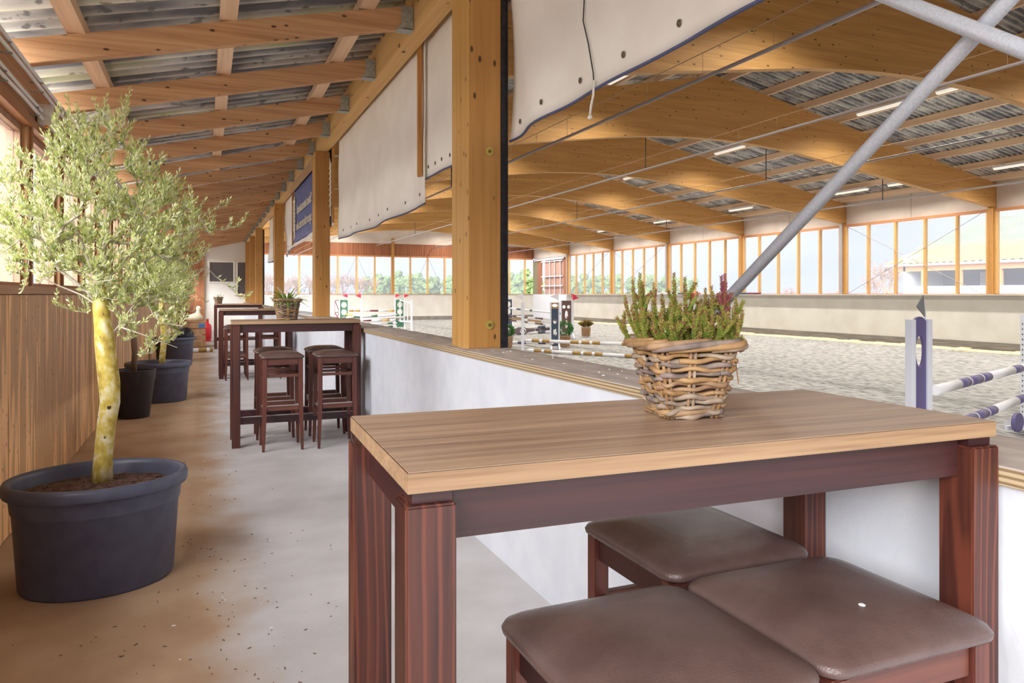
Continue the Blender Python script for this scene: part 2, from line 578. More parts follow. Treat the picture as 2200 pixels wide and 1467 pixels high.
def dup(root, loc, rotz=0.0, label=None, group=None, scale=None):
    def cp(o, parent):
        c = o.copy()
        C.objects.link(c)
        c.parent = parent
        for ch in list(o.children):
            cp(ch, c)
        return c
    c = cp(root, None)
    c.location = loc
    c.rotation_euler = (0, 0, rotz)
    if scale:
        c.scale = (scale,) * 3
    if label:
        c['label'] = label
    if group:
        c['group'] = group
    return c


def at(u, d):
    """floor position of a spot seen at pixel column u and depth d"""
    a = (u - 1100) / F_PX
    return d * (SY + a * CY), d * (CY - a * SY)


# ================================================================== THE SETTING
SAND, XR, YE, BAY, Y0 = -0.63, 25.2, 55.8, 6.45, 4.2
APX = (1.5 + XR) / 2
ROWS = [Y0 + BAY * k for k in range(8)]


def zlow(x):
    t = abs(x - APX)
    h = (XR - 1.5) / 2
    s, wd = 0.138, 3.5
    z0 = 4.34
    return z0 + s * (h - t) if t > wd else z0 + s * (h - wd) + s * wd / 2 * (1 - (t / wd) ** 2)


def zroof(x):
    return 7.54 - 0.2 * abs(x - APX)


MB().box(-1.2, 1.5, -3, 31, -0.12, 0).build('floor', M['floor'], label='concrete walkway floor, warm light tint painted along the planters and pale grey by the tables', kind='structure')
g = MB()
NX, NYs = 40, 90
vs = [(1.5 + (XR - 1.5) * i / NX, -5 + (YE + 5) * j / NYs, SAND + 0.05 * noise.noise(Vector((i * 0.9, j * 1.1, 0))) - 0.03) for j in range(NYs + 1) for i in range(NX + 1)]
fs = [(j * (NX + 1) + i, j * (NX + 1) + i + 1, (j + 1) * (NX + 1) + i + 1, (j + 1) * (NX + 1) + i) for j in range(NYs) for i in range(NX)]
g.add(vs, fs)
sandfl = g.build('floor_arena', M['sand'], smooth=True, label='grey raked sand floor of the riding arena', kind='structure')
MB().box(-260, 300, -160, 420, -1.2, -0.9).build('ground', M['field'], label='unseen ground outside the hall, made pale to bounce light inside', kind='structure')

# parapet between walkway and arena
par = MB().box(1.38, 1.62, -2.5, 30.5, SAND, 0.985).build('wall_parapet', M['white_wall'], label='low white painted parapet between the walkway and the arena', kind='structure')
tr = struct('trim_1', 'grey weathered plywood ledge on top of the white parapet')
for a, b_ in ((-2.5, 0.7), (0.7, 5.6), (5.6, 12.0), (12.0, 18.5), (18.5, 25.0), (25.0, 30.5)):
    k = MB()
    k.box(1.363, 1.66, a + 0.002, b_ - 0.002, 0.986, 1.019, 1)
    k.box(1.362, 1.662, a + 0.002, b_ - 0.002, 1.019, 1.022, 0)
    k.build('ledge_board', [M['ledge'], M['ply']], tr)

# left wall: wainscot boards, rail, posts, panes
wl = struct('wall_left', 'timber window wall with vertical board wainscot behind the planters')
MB().box(-1.13, -1.035, -2, 31, -0.1, 1.34).build('backing', M['rail'], wl)
bme = MB().box(-0.014, 0.0195, -0.0685, 0.0685, 0.005, 1.335).box(-0.014, 0.0178, -0.0709, 0.0709, 0.005, 1.335).mesh('board', M['board'])
for i in range(128):
    y = -1.5 + i * 0.142
    obj('board', bme, wl, (-1.02 + random.uniform(-0.002, 0.002), y, random.choice((0, 0, 0.001))))
bb = MB()
for i in range(90):
    y = -1.5 + (128 + i) * 0.142
    bb.box(-1.034, -0.998, y - 0.064, y + 0.064, 0.005, 1.335)
bb.build('far_boarding', M['board'], wl, kind='stuff')
MB().box(-1.14, -0.975, -2, 31, 1.34, 1.39).build('rail', M['rail'], wl, bevel=0.006)
MB().box(-1.14, -0.99, -2, 31, 2.40, 2.74).build('top_plate', M['rail'], wl)
MB().box(-1.14, -0.965, -2, 31, 2.36, 2.41).build('head_rail', M['frame_dark'], wl)
ys = [5.26 + 1.075 * k for k in range(-6, 24)]
pm = MB().box(-0.07, 0.0, -0.035, 0.035, 1.39, 2.36, 0).box(-0.012, 0.012, 0.03, 0.075, 1.39, 2.36, 1).box(-0.15, -0.071, -0.04, 0.04, 1.39, 2.36, 2).mesh('post', [M['frame'], M['frame_dark'], M['frame_out']])
sm = MB().box(-0.09, -0.03, -0.50, -0.47, 1.39, 2.36).box(-0.09, -0.03, 0.47, 0.50, 1.39, 2.36).box(-0.09, -0.03, -0.47, 0.47, 2.32, 2.36).box(-0.09, -0.03, -0.47, 0.47, 1.39, 1.41).mesh('sash', M['frame_out'])
gm = MB().box(-0.066, -0.058, -0.47, 0.47, 1.41, 2.32).mesh('pane', M['pane_clear'])
for k, y in enumerate(ys):
    obj('post', pm, wl, (-0.99, y, 0))
    if k < len(ys) - 1:
        obj('sash', sm, wl, (-0.99, y + 0.5375, 0))
        obj('pane', gm, wl, (-0.99, y + 0.5375, 0))

# far end of the walkway: white room wall, brown board beside it
we = struct('wall_end_walkway', 'white room wall with two dark windows closing the walkway far away')
MB().box(-0.02, 1.5, 30.0, 30.15, -0.1, 3.6).build('room_wall', M['endwall'], we)
MB().box(-1.2, -0.02, 30.05, 30.15, -0.1, 3.3).build('brown_end_boards', M['clad'], we)
MB().box(-0.12, -0.02, 29.9, 30.02, 0, 3.2).build('door_post', M['frame_dark'], we)
for (x0, x1, z0, z1) in ((0.17, 1.0, 1.82, 2.55), (1.16, 1.44, 1.34, 2.56)):
    wn = MB().box(x0 - 0.05, x1 + 0.05, 29.94, 30.0, z0 - 0.05, z0).box(x0 - 0.05, x1 + 0.05, 29.94, 30.0, z1, z1 + 0.05).box(x0 - 0.05, x0, 29.94, 30.0, z0, z1).box(x1, x1 + 0.05, 29.94, 30.0, z0, z1).build('window_frame', M['endwall'], we)
    MB().box(x0, x1, 29.97, 29.99, z0, z1).build('pane', M['dark_glass'], wn)
MB().box(1.05, 1.5, 29.9, 30.0, 1.28, 1.30).build('sill', M['rail'], we)

# walkway roof
def zr(x):
    return 3.352 + 0.232 * (x - 1.45)


cl = struct('ceiling', 'sloping walkway roof of mossy corrugated sheets on fir rafters')
ROFF = 0.225
cs = MB()
per, npp = 0.177, 8
ny = int((31 + 2.54) / per * npp)
xs = [-1.35, 0.0, 1.9]
vs, fs = [], []
for j in range(ny + 1):
    y = -2.54 + per * j / npp
    q = 0.034 * math.cos(2 * math.pi * j / npp)
    for x in xs:
        vs.append((x, y, zr(x) + ROFF + 0.055 + q))
for j in range(ny):
    for i in range(2):
        a = j * 3 + i
        fs.append((a, a + 3, a + 4, a + 1))
cs.add(vs, fs)
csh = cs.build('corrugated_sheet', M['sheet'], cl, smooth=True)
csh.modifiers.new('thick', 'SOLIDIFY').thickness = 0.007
rx0, rx1 = -1.12, 1.45
rme = MB().prism([(rx0, zr(rx0)), (rx1, zr(rx1)), (rx1, zr(rx1) + 0.165), (rx0, zr(rx0) + 0.165)], 1, -0.04, 0.04).mesh('rafter', M['rafter'], bevel=0.004)
hme = MB().box(1.36, 1.449, -0.046, -0.0405, 3.335, 3.50).box(1.36, 1.449, 0.0405, 0.046, 3.335, 3.50).box(1.33, 1.449, -0.046, 0.046, 3.322, 3.3285).prism([(1.33, 3.33), (1.36, 3.33), (1.36, 3.37)], 1, -0.046, -0.0405).mesh('joist_hanger', M['hanger'])
for k in range(-5, 19):
    y = 5.44 + 1.335 * k
    r_ = obj('rafter', rme, cl, (0, y, 0))
    obj('joist_hanger', hme, r_)
for x in (-0.76, 0.15, 1.10):
    MB().box(x - 0.055, x + 0.055, -2.4, 30.2, zr(x) + 0.168, zr(x) + 0.248).build('purlin', M['purlin'], cl)
MB().box(1.452, 1.60, -2.5, 30.3, 3.335, 3.72).build('header_beam', M['beam'], cl, bevel=0.006)

# pillars on the parapet
PIL = [4.05 + BAY * k for k in range(4)]
plab = ['thick honey spruce pillar nearest, with dark steel strip and two bolt washers', 'spruce pillar behind the second bar table, beside the blue banner',
        'spruce pillar between the blue banner and the bunched canvas', 'far spruce pillar with a dark steel strip, beyond the third pillar']
for k, y in enumerate(PIL):
    p = struct('pillar', plab[k], (0, y, 0))
    zt = 3.333
    MB().box(1.425, 1.62, 0.0, 0.20, 1.022, zt).build('core', M['pillar'], p, bevel=0.004)
    MB().box(1.423, 1.618, 0.206, 0.33, 1.022, zt).build('rear_lamella', M['pillar_edge'], p, bevel=0.004)
    MB().box(1.4195, 1.4245, 0.005, 0.20, 1.022, zt).build('side_face', M['pillar_edge'], p)
    MB().box(1.46, 1.60, 0.02, 0.30, 3.722, 5.2).build('upper_post', M['pillar'], p)
    if k in (0, 3):
        MB().box(1.621, 1.66, 0.0, 0.09, 1.022, 3.3).box(1.655, 1.664, -0.006, 0.1, 1.022, 3.3).build('steel_strip', M['dark_steel'], p)
    if k == 0:
        for x, z in ((1.545, 2.18), (1.545, 1.16)):
            wsh = MB().lathe([(0.026, -0.008), (0.024, 0.0)], 20).mesh('bolt_washer', plain('zinc_yellow_washer', (206, 190, 96), 0.4, 0.5))
            o = obj('bolt_washer', wsh, p, (x, -0.001, z))
            o.rotation_euler = (R(-90), 0, 0)
            MB().lathe([(0.010, -0.016), (0.010, -0.006)], 6).build('bolt_head', M['brass'], o)
for y, wd in ((26.8, 0.2), (29.7, 0.2)):
    MB().box(1.43, 1.62, y, y + wd, 1.022, 3.33).build('pillar', M['pillar'], label='narrow spruce post near the white end wall, %s of two' % ('nearer' if y < 28 else 'farther'), kind='structure', bevel=0.004)
MB().box(1.50, 1.56, 0.5, 30.3, 3.725, 5.25).build('wall_upper', M['clad'], label='boarded strip above the header beam up to the hall roof', kind='structure')

# hall roof: sheets, purlins, glulam arches
hr = struct('roof', 'wide hall roof of corrugated sheets over curved glulam beams')
for sgn in (-1, 1):
    cs = MB()
    per, npp = 0.177, 6
    y0 = 3.0 - 46 * 0.177
    ny = int((YE - y0) / per * npp)
    xa, xb = (1.2, APX) if sgn < 0 else (APX, XR + 0.4)
    vs = []
    for j in range(ny + 1):
        y = y0 + per * j / npp
        q = 0.036 * math.cos(2 * math.pi * j / npp)
        for x in (xa, xb):
            vs.append((x, y, zroof(x) + 0.235 + q))
    fs = [(j * 2, j * 2 + 2, j * 2 + 3, j * 2 + 1) for j in range(ny)]
    cs.add(vs, fs)
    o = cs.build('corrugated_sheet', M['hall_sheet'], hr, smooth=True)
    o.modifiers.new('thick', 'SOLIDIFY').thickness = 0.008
ppm = MB().box(-0.05, 0.05, -5.0, YE, 0.0, 0.2).mesh('purlin', M['hall_purlin'])
PX = [1.39 * (k + 0.35) for k in range(9)]
for s in (-1, 1):
    for x in PX:
        if 1.5 < APX + s * x < XR:
            obj('purlin', ppm, hr, (APX + s * x, 0, zroof(APX + s * x) + 0.001))
am = MB()
n = 48
poly = [(1.45 + (XR - 1.45) * i / n, zlow(1.45 + (XR - 1.45) * i / n)) for i in range(n + 1)]
up = [(XR, zroof(XR)), (APX, zroof(APX)), (1.45, zroof(1.45))]
top = [(1.45 + (XR - 1.45) * i / n, zroof(1.45 + (XR - 1.45) * i / n)) for i in range(n + 1)]
vs, fs = [], []
for t in (-0.1, 0.1):
    for i in range(n + 1):
        vs += [(poly[i][0], t, poly[i][1]), (top[i][0], t, top[i][1])]
h2 = 2 * (n + 1)
for i in range(n):
    a = 2 * i
    fs += [(a, a + 2, a + 3, a + 1), (h2 + a, h2 + a + 1, h2 + a + 3, h2 + a + 2), (a, h2 + a, h2 + a + 2, a + 2), (a + 1, a + 3, h2 + a + 3, h2 + a + 1)]
fs += [(0, 1, h2 + 1, h2), (2 * n, h2 + 2 * n, h2 + 2 * n + 1, 2 * n + 1)]
am.add(vs, fs)
ame = am.mesh('glulam_beam', M['glulam'])
for y in ROWS:
    obj('glulam_beam', ame, hr, (0, y, 0))

# right long wall
WT = 4.19
wr = struct('wall_right', 'cream kick wall with dark base board along the far side of the arena')
MB().box(XR - 0.02, XR + 0.3, -5.0, YE - 6.2, SAND - 0.2, 1.335).build('kick_wall', M['plaster'], wr)
MB().box(XR - 0.25, XR - 0.0, 4.0, YE - 6.2, 1.300, 1.334).build('cap_board', M['plaster'], wr)
MB().box(XR - 0.06, XR - 0.02, 4.0, YE - 6.2, SAND, SAND + 0.30).build('base_board', M['kick'], wr)
k = MB()
for j in range(9):
    k.box(XR + 0.05, XR + 0.12, Y0 + BAY * j + 0.2 if j else 3.0, Y0 + BAY * j + BAY / 2 - 0.01 if j else Y0 + BAY / 2 - .01, WT + 0.1, zroof(XR) + 0.2)
for j in range(8):
    for q in (0, 1):
        ya = Y0 + BAY * j + 0.12 + q * (BAY / 2 - 0.1)
        MB().box(XR + 0.05, XR + 0.11, ya, ya + BAY / 2 - 0.12, WT + 0.08, zroof(XR) + 0.2).build('fascia_panel', M['plaster_up'], wr)
MB().box(XR + 0.11, XR + 0.2, -5.0, YE, WT + 0.05, zroof(XR) + 0.25).build('fascia_backing', M['plaster_up'], wr)
for j in range(8):
    y = ROWS[j]
    MB().box(XR - 0.12, XR + 0.18, y - 0.1, y + 0.1, 1.335, zlow(XR) - 0.001).box(XR + 0.0, XR + 0.1, y - 0.1, y + 0.1, zlow(XR), zroof(XR)).build('column', M['pillar'], wr)
    if j in (3, 5, 7):
        MB().box(XR - 0.17, XR - 0.125, y - 0.07, y + 0.07, 1.335, zlow(XR) + 0.5).build('steel_plate', M['pipe'], wr)
se = MB()
for j in range(110):
    y = 5 + j * 0.4
    h = 0.03 + 0.05 * random.random()
    se.prism([(XR - 0.06, SAND - 0.05), (XR - 0.06, SAND + h), (XR - 0.22 - 0.1 * random.random(), SAND + h * 0.7), (XR - 0.6, SAND - 0.05)], 1, y, y + 0.43)
se.build('sand_bank', M['sand_edge'], smooth=True, label='pale dry sand heaped along the foot of the far kick wall', cat='sand', kind='stuff')

mme = MB().box(-0.06, 0.07, -0.045, 0.045, 1.335, WT).box(-0.075, -0.06, -0.012, 0.012, 1.335, WT).mesh('mullion', M['mullion'])
pme = MB().box(0.03, 0.038, -0.6, 0.6, 1.36, WT - 0.03).mesh('pane', M['pane'])
wlab = ['nearest bay of tall panes in the far long wall', 'bay of tall panes before the barn roofs, second from the near end', 'bay of tall panes showing the barn and its porch',
        'bay of tall panes left of the barn view, with lone bare trees', 'bay of tall panes above the middle of the heather', 'bay of tall panes right of the pine wood edge',
        'bay of tall panes onto the pine wood, second from the corner gate', 'narrow bay of tall panes next to the corner gate']
for j in range(7):
    ya = ROWS[j]
    wd = struct('window_%d' % (j + 1), wlab[j], (XR, 0, 0))
    for q in range(1, 5):
        obj('mullion', mme, wd, (0, ya + BAY * q / 5, 0))
    for q in range(5):
        o = obj('pane', pme, wd, (0, ya + BAY * (q + 0.5) / 5, 0))
    MB().box(-0.06, 0.1, ya + 0.1, ya + BAY - 0.1, WT, WT + 0.1).build('head', M['head_h'], wd)
    MB().box(-0.03, 0.1, ya + 0.1, ya + BAY - 0.1, 1.335, 1.36).build('sill', M['head_h'], wd)
    MB().box(-0.06, 0.07, ya + 0.1, ya + 0.2, 1.36, WT).box(-0.06, 0.07, ya + BAY - 0.2, ya + BAY - 0.1, 1.36, WT).build('side_frame', M['mullion'], wd)
    if j in (2, 5, 6):
        MB().tube([(-0.09, ya + 0.3, WT), (-0.09, ya + BAY - 0.3, 1.36)], 0.011, 5).build('brace_cable', M['pipe'], wd)
        MB().tube([(-0.11, ya + 0.3, 1.36), (-0.11, ya + BAY - 0.3, WT)], 0.011, 5).build('brace_cable', M['pipe'], wd)

# corner gate in the last bay of the long wall
y0g = ROWS[7]
dg = struct('door_1', 'sliding corner gate of reddish boards with white steel frame', (XR, 0, 0))
MB().box(0.0, 0.1, y0g + 0.15, YE, SAND, 1.335).build('lower_leaf', M['white'], dg)
for q in range(10):
    MB().box(0.06, 0.10, y0g + 0.9 + q * 0.33, y0g + 1.22 + q * 0.33, 1.34, WT - 0.1).build('board', M['gate'], dg)
MB().box(0.0, 0.12, y0g + 0.3, y0g + 0.8, 1.34, WT).build('jamb', M['clad'], dg)
MB().box(0.0, 0.12, YE - 1.6, YE - 0.9, 1.34, WT).build('jamb', M['clad'], dg)
MB().box(0.0, 0.12, YE - 0.9, YE, 1.34, WT).build('corner_panel', plain('olive_corner_board', (132, 130, 102), 0.8), dg)
for z in (2.0, 2.75, WT - 0.25):
    MB().box(-0.05, 0.0, y0g + 0.9, YE - 1.7, z - 0.04, z + 0.04).build('cross_bar', M['white'], dg)
for y in (y0g + 1.3, y0g + 2.3, y0g + 3.2, y0g + 4.2):
    MB().box(-0.04, 0.02, y - 0.035, y + 0.035, 1.335, WT - 0.2).build('upright', M['white'], dg)
MB().box(-0.1, -0.03, y0g + 0.6, YE - 0.4, WT - 0.15, WT - 0.05).build('slide_track', M['galv'], dg)

# unseen rear wall of the arena, added to keep light off the beam sides
wb = struct('wall_rear', 'boarded rear end wall of the arena, unseen, added to cut light from behind')
MB().box(1.7, XR + 0.3, -5.2, -5.0, SAND - 0.2, 1.335).build('kick_wall', M['plaster'], wb)
MB().box(1.7, XR + 0.3, -5.2, -5.0, 1.335, 7.8).build('boarding', M['clad'], wb)

# far end wall of the arena
wf = struct('wall_far', 'cream end wall with reddish board cladding under the last roof arch')
MB().box(1.5, XR, YE, YE + 0.3, SAND - 0.2, 1.335).build('kick_wall', M['plaster'], wf)
MB().box(1.5, XR, YE - 0.05, YE, SAND, SAND + 0.26).build('base_board', M['kick'], wf)
bb = MB()
x = 1.5
while x < XR:
    bb.box(x, x + 0.165, YE + 0.02, YE + 0.06, WT + 0.12, 5.22)
    bb.box(x + 0.165, x + 0.2, YE - 0.01, YE + 0.06, WT + 0.12, 5.22)
    x += 0.2
bb.build('cladding', M['clad'], wf, kind='stuff')
MB().prism([(1.5, 5.2), (XR, 5.2), (XR, zroof(XR) + 0.2), (APX, zroof(APX) + 0.2), (1.5, zroof(1.5) + 0.2)], 1, YE + 0.03, YE + 0.1).build('arch_board', M['plaster_up'], wf)
MB().box(1.5, XR, YE - 0.06, YE + 0.08, WT, WT + 0.12).build('head', M['head_h'], wf)
for q in (-6, 0, 6):
    MB().box(APX + q * 1.39 - 0.11, APX + q * 1.39 + 0.11, YE - 0.08, YE + 0.1, 1.335, 5.3 if q else 5.6).build('column', M['pillar'], wf)
wd = struct('window_8', 'long row of tall panes in the far end wall of the arena', (0, YE, 0))
m2 = MB().box(-0.06, 0.06, -0.05, 0.07, 1.335, WT).mesh('mullion', M['mullion'])
p2 = MB().box(-0.65, 0.65, 0.03, 0.038, 1.36, WT - 0.03).mesh('pane', M['pane'])
for q in range(-8, 9):
    xx = APX + q * 1.39
    if q not in (-6, 0, 6):
        obj('mullion', m2, wd, (xx, 0, 0))
    if q < 8:
        obj('pane', p2, wd, (xx + 0.695, 0, 0))
MB().box(1.5, XR, -0.05, 0.1, 1.335, 1.36).build('sill', M['head_h'], wd)
for q in (-3, -2, 1, 2):
    xx = APX + q * 1.39
    a, b_ = (1.4, WT - 0.05) if q % 2 else (WT - 0.05, 1.4)
    MB().tube([(xx + 0.05, -0.09, a), (xx + 1.34, -0.09, b_)], 0.012, 5).build('brace_cable', M['pipe'], wd)

# ================================================================== OUTSIDE
barn = thing('barn', 'pale yellow roofed barn with timber porch seen through the far long wall panes', 'building')
XB = 50.0
k = MB()


def wavy(mb, x0, z0, x1, z1, y0, y1, per=0.55):
    n = int((y1 - y0) / per * 4)
    vs = []
    for j in range(n + 1):
        y = y0 + (y1 - y0) * j / n
        q = 0.05 * math.cos(j * math.pi / 2)
        vs += [(x0, y, z0 + q), (x1, y, z1 + q), (x0, y, z0 + q - 0.06), (x1, y, z1 + q - 0.06)]
    fs = []
    for j in range(n):
        a = 4 * j
        fs += [(a, a + 1, a + 5, a + 4), (a + 2, a + 6, a + 7, a + 3), (a, a + 4, a + 6, a + 2)]
    mb.add(vs, fs)


k = MB()
wavy(k, XB, 3.75, XB + 5, 5.35, 10, 42.5)
k.build('porch_roof', M['barn_roof'], barn)
k = MB()
wavy(k, XB + 4.3, 5.1, XB + 13, 8.0, 10, 43.5)
k.build('main_roof', M['barn_roof2'], barn)
MB().box(XB - 0.05, XB + 0.1, 10, 42.6, 3.5, 3.66).build('gutter', M['galv'], barn)
MB().box(XB + 0.3, XB + 0.45, 10, 42, 3.1, 3.5).build('fascia', M['barn_wood'], barn)
MB().box(XB + 0.3, XB + 0.5, 10, 41, -0.9, 1.95).build('low_wall', M['barn_wall'], barn)
MB().box(XB + 0.3, XB + 13, 41, 41.2, -0.9, 4.4).build('gable_wall', M['barn_wall'], barn)
MB().box(XB + 4.5, XB + 4.7, 10, 41, -0.9, 5.2).build('back_wall', M['barn_dark'], barn)
for q in range(11):
    y = 39.5 - q * 2.9
    MB().box(XB + 0.3, XB + 0.55, y - 0.14, y + 0.14, 1.95, 3.1).build('post', M['barn_wood'], barn)
for q in range(6):
    y = 37 - q * 5.0
    MB().box(XB + 4.42, XB + 4.49, y - 0.9, y + 0.9, 1.9, 3.0).build('window', M['paper'], barn)


def pine_mesh(seed):
    random.seed(seed)
    mb = MB()
    for i in range(16):
        t = random.random()
        a, q = random.uniform(0, 6.28), random.uniform(0, 1.6) * (1 - 0.45 * t)
        mb.ball((q * math.cos(a), q * math.sin(a), 1.2 + 6.6 * t), random.uniform(0.9, 1.5) * (1.1 - 0.45 * t), (1, 1, 0.9), 6, 0, 0.28)
    return mb.mesh('crown', M['pine'])


def bare_mesh(seed):
    random.seed(seed)
    mb = MB()
    for i in range(7):
        a = random.uniform(0, 6.28)
        p0 = Vector((0, 0, 2.0 + random.random()))
        p1 = p0 + Vector((math.cos(a) * 1.3, math.sin(a) * 1.3, 2.0))
        p2_ = p1 + Vector((math.cos(a) * 0.9, math.sin(a) * 0.9, 2.2))
        mb.tube([p0, p1, p2_], [0.14, 0.09, 0.03], 5)
        for _ in range(9):
            q = p1.lerp(p2_, random.random())
            d = Vector((random.uniform(-1, 1), random.uniform(-1, 1), random.uniform(0.2, 1.2)))
            q1 = q + d * 1.1
            mb.tube([q, q1, q1 + d * 0.6 + Vector((random.uniform(-.4, .4), random.uniform(-.4, .4), .2))], [0.06, 0.04, 0.02], 4)
            for _ in range(3):
                e = q.lerp(q1, random.random())
                mb.tube([e, e + Vector((random.uniform(-1, 1), random.uniform(-1, 1), random.uniform(0, 1))) * 0.8], [0.03, 0.015], 3)
    return mb.mesh('crown', M['bare'])


def hedge_mesh(seed):
    random.seed(seed)
    mb = MB()
    for i in range(8):
        mb.ball((random.uniform(-2.5, 2.5), random.uniform(-1, 1), random.uniform(0.6, 1.8)), random.uniform(0.9, 1.5), (1, 1, 0.8), 6, 0, 0.3)
    return mb.mesh('crown', M['bare'])


pines, bares, hedges = [pine_mesh(i) for i in range(3)], [bare_mesh(20 + i) for i in range(3)], [hedge_mesh(40 + i) for i in range(2)]
trm = MB().tube([(0, 0, -0.3), (0, 0, 3.0)], [0.22, 0.16], 6).mesh('trunk', M['trunk'])


def tree(kind, u, d, sc):
    x, y = at(u, d)
    me, nm, lb, gp = {
        'p': (random.choice(pines), 'pine_tree', 'green pine in the wood beyond the arena corner', 'pines beyond the arena corner'),
        'b': (random.choice(bares), 'bare_tree', 'bare brown tree in the row beyond the far end wall', 'bare trees beyond the far end wall'),
        'h': (random.choice(hedges), 'shrub', 'brown leafless shrub of the hedge across the field', 'shrubs of the field hedge')}[kind]
    t = thing(nm, lb, {'p': 'tree', 'b': 'tree', 'h': 'shrub'}[kind], (x, y, -0.9), random.uniform(0, 6), gp)
    t.scale = (sc,) * 3
    obj('crown', me, t)
    if kind != 'h':
        obj('trunk', trm, t)
    return t


random.seed(3)
for i in range(56):
    u = 790 + 700 * i / 55 + random.uniform(-5, 5)
    tree('p', u, 128 + random.uniform(-8, 14), random.uniform(0.6, 0.76))
for i in range(13):
    tree('b', 568 + 19 * i + random.uniform(-5, 5), 120 + random.uniform(-8, 8), random.uniform(0.55, 0.75))
for i in range(16):
    tree('h', 575 + 20 * i, 112 + random.uniform(-3, 3), random.uniform(0.6, 0.9))
for i in range(20):
    tree('h', 1485 + 23 * i + random.uniform(-6, 6), 120 + random.uniform(-6, 6), random.uniform(0.55, 0.85))
for u, d, s, lb in ((1697, 118, 0.42, 'small lone bare tree left of the barn view, left one of two'), (1790, 118, 0.36, 'small lone bare tree beside the grey steel plate, right one of two'),
                    (1880, 92, 0.6, 'bare tree just left of the barn gable'), (1905, 84, 0.8, 'larger bare tree touching the barn gable')):
    t = tree('b', u, d, s)
    t['label'] = lb
    del t['group']

# ================================================================== HALL FITTINGS
fx = MB().box(-0.09, 0.09, -0.78, 0.78, 0.02, 0.07).mesh('housing', M['white'])
df = MB().prism([(-0.085, 0.02), (0.085, 0.02), (0.05, -0.04), (-0.05, -0.04)], 1, -0.77, 0.77).mesh('diffuser', M['lamp'])
br_ = MB().box(-0.02, 0.02, -0.5, -0.46, 0.07, 0.16).box(-0.02, 0.02, 0.46, 0.5, 0.07, 0.16).mesh('bracket', M['galv'])
ld = bpy.data.lights.new('tube_light', 'AREA')
ld.shape = 'RECTANGLE'
ld.size, ld.size_y = 0.16, 1.5
ld.energy = LAMP_POWER
ld.spread = R(150)
ld.color = (1.0, 0.95, 0.86)
ORD = ['first', 'second', 'third', 'fourth', 'fifth', 'sixth', 'seventh', 'eighth']
for bi in range(8):
    for x, rn_ in ((17.5, 'row nearest the ridge'), (23.4, 'row nearest the far long wall'), (9.2, 'row on the walkway side')):
        for q in (1.9, 4.4):
            y = ROWS[bi] + q
            if y > YE - 1:
                continue
            t = thing('strip_light', 'strip light of the %s, %s one in the %s bay' % (rn_, 'nearer' if q < 3 else 'farther', ORD[bi]), 'lamp', (x, y, zroof(x) - 0.165), 0, 'strip lights under the hall purlins')
            obj('housing', fx, t)
            obj('diffuser', df, t)
            obj('bracket', br_, t)
            lo = bpy.data.objects.new('tube_light', ld)
            C.objects.link(lo)
            lo.parent = t
            lo.location = (0, 0, -0.05)

# sprinkler pipes under the beams
for k, (x, z) in enumerate(((6.0, 4.16), (12.0, 5.03), (16.5, 4.92), (21.6, 4.56))):
    nm = ['nearest sprinkler pipe', 'second sprinkler pipe', 'third sprinkler pipe', 'sprinkler pipe nearest the far wall'][k]
    t = thing('sprinkler_pipe', nm + ' hung along the hall from a thin wire', 'pipe')
    MB().tube([(x, -4.9, z), (x, YE - 0.1, z)], 0.03 if k else 0.026, 8).build('pipe', M['pipe'], t, smooth=True)
    wr_ = MB().tube([(x, -4.9, z + 0.33), (x, YE - 0.1, z + 0.33)], 0.007, 5).build('wire', M['wire'], t)
    c = MB()
    y = 4.0
    while y < YE - 1:
        c.tube([(x, y, z + 0.02), (x, y, z + 0.33)], 0.004, 4)
        y += 1.3
    c.build('wire_hangers', M['wire'], t, kind='stuff')
    for y in ROWS[2:7:2]:
        MB().tube([(x, y + 1.4, z), (x, y + 1.4, zroof(x) + 0.01)], 0.016, 6).build('hanger_rod', M['rod'], t)

# canvas curtains
def canvas(name, label, y0, y1, z0, z1, x, amp=0.012, folds=9, skew=0.0, sag=0.0, mat='canvas', seed=0, gather=0.0, thick=0.004):
    t = thing(name, label, 'banner' if mat == 'banner' else 'canvas')
    ny_, nz_ = 48, 18
    vs = []
    for j in range(nz_ + 1):
        for i in range(ny_ + 1):
            s, q = i / ny_, j / nz_
            y = y0 + (y1 - y0) * s
            zb = z0 + sag * math.sin(math.pi * s) + skew * s
            z = zb + (z1 - zb) * q
            w = amp * (math.sin(folds * s * 6.28 + 3 * q + seed) * 0.5 + noise.noise(Vector((s * 5 + seed, q * 2.5, seed))) * 1.6) * (1.15 - q)
            if gather:
                w += gather * math.exp(-s * 6) * math.sin((s * 30) + q * 5 * (1 - s))
            vs.append((x + w, y, z))
    fs = [(j * (ny_ + 1) + i, j * (ny_ + 1) + i + 1, (j + 1) * (ny_ + 1) + i + 1, (j + 1) * (ny_ + 1) + i) for j in range(nz_) for i in range(ny_)]
    o = MB().add(vs, fs).build('sheet', M[mat], t, smooth=True)
    md = o.modifiers.new('thick', 'SOLIDIFY')
    md.thickness = thick
    MB().box(1.601, x + 0.004, min(y0, y1), max(y0, y1), 3.62, 3.66).build('fixing_strip', M['batten'], t)
    MB().tube([Vector(vs[i]) + Vector((0, 0, -0.004)) for i in range(ny_ + 1)], 0.008, 6).build('hem', M['hem'], t, smooth=True)
    for i in range(2, ny_, 6):
        p = Vector(vs[(ny_ + 1) * 1 + i])
        MB().tube([p + Vector((-0.006, 0.009 * math.cos(a * 0.7), 0.012 * math.sin(a * 0.7))) for a in range(9)], 0.004, 5, closed=True).build('eyelet', M['eyelet'], t)
    return t


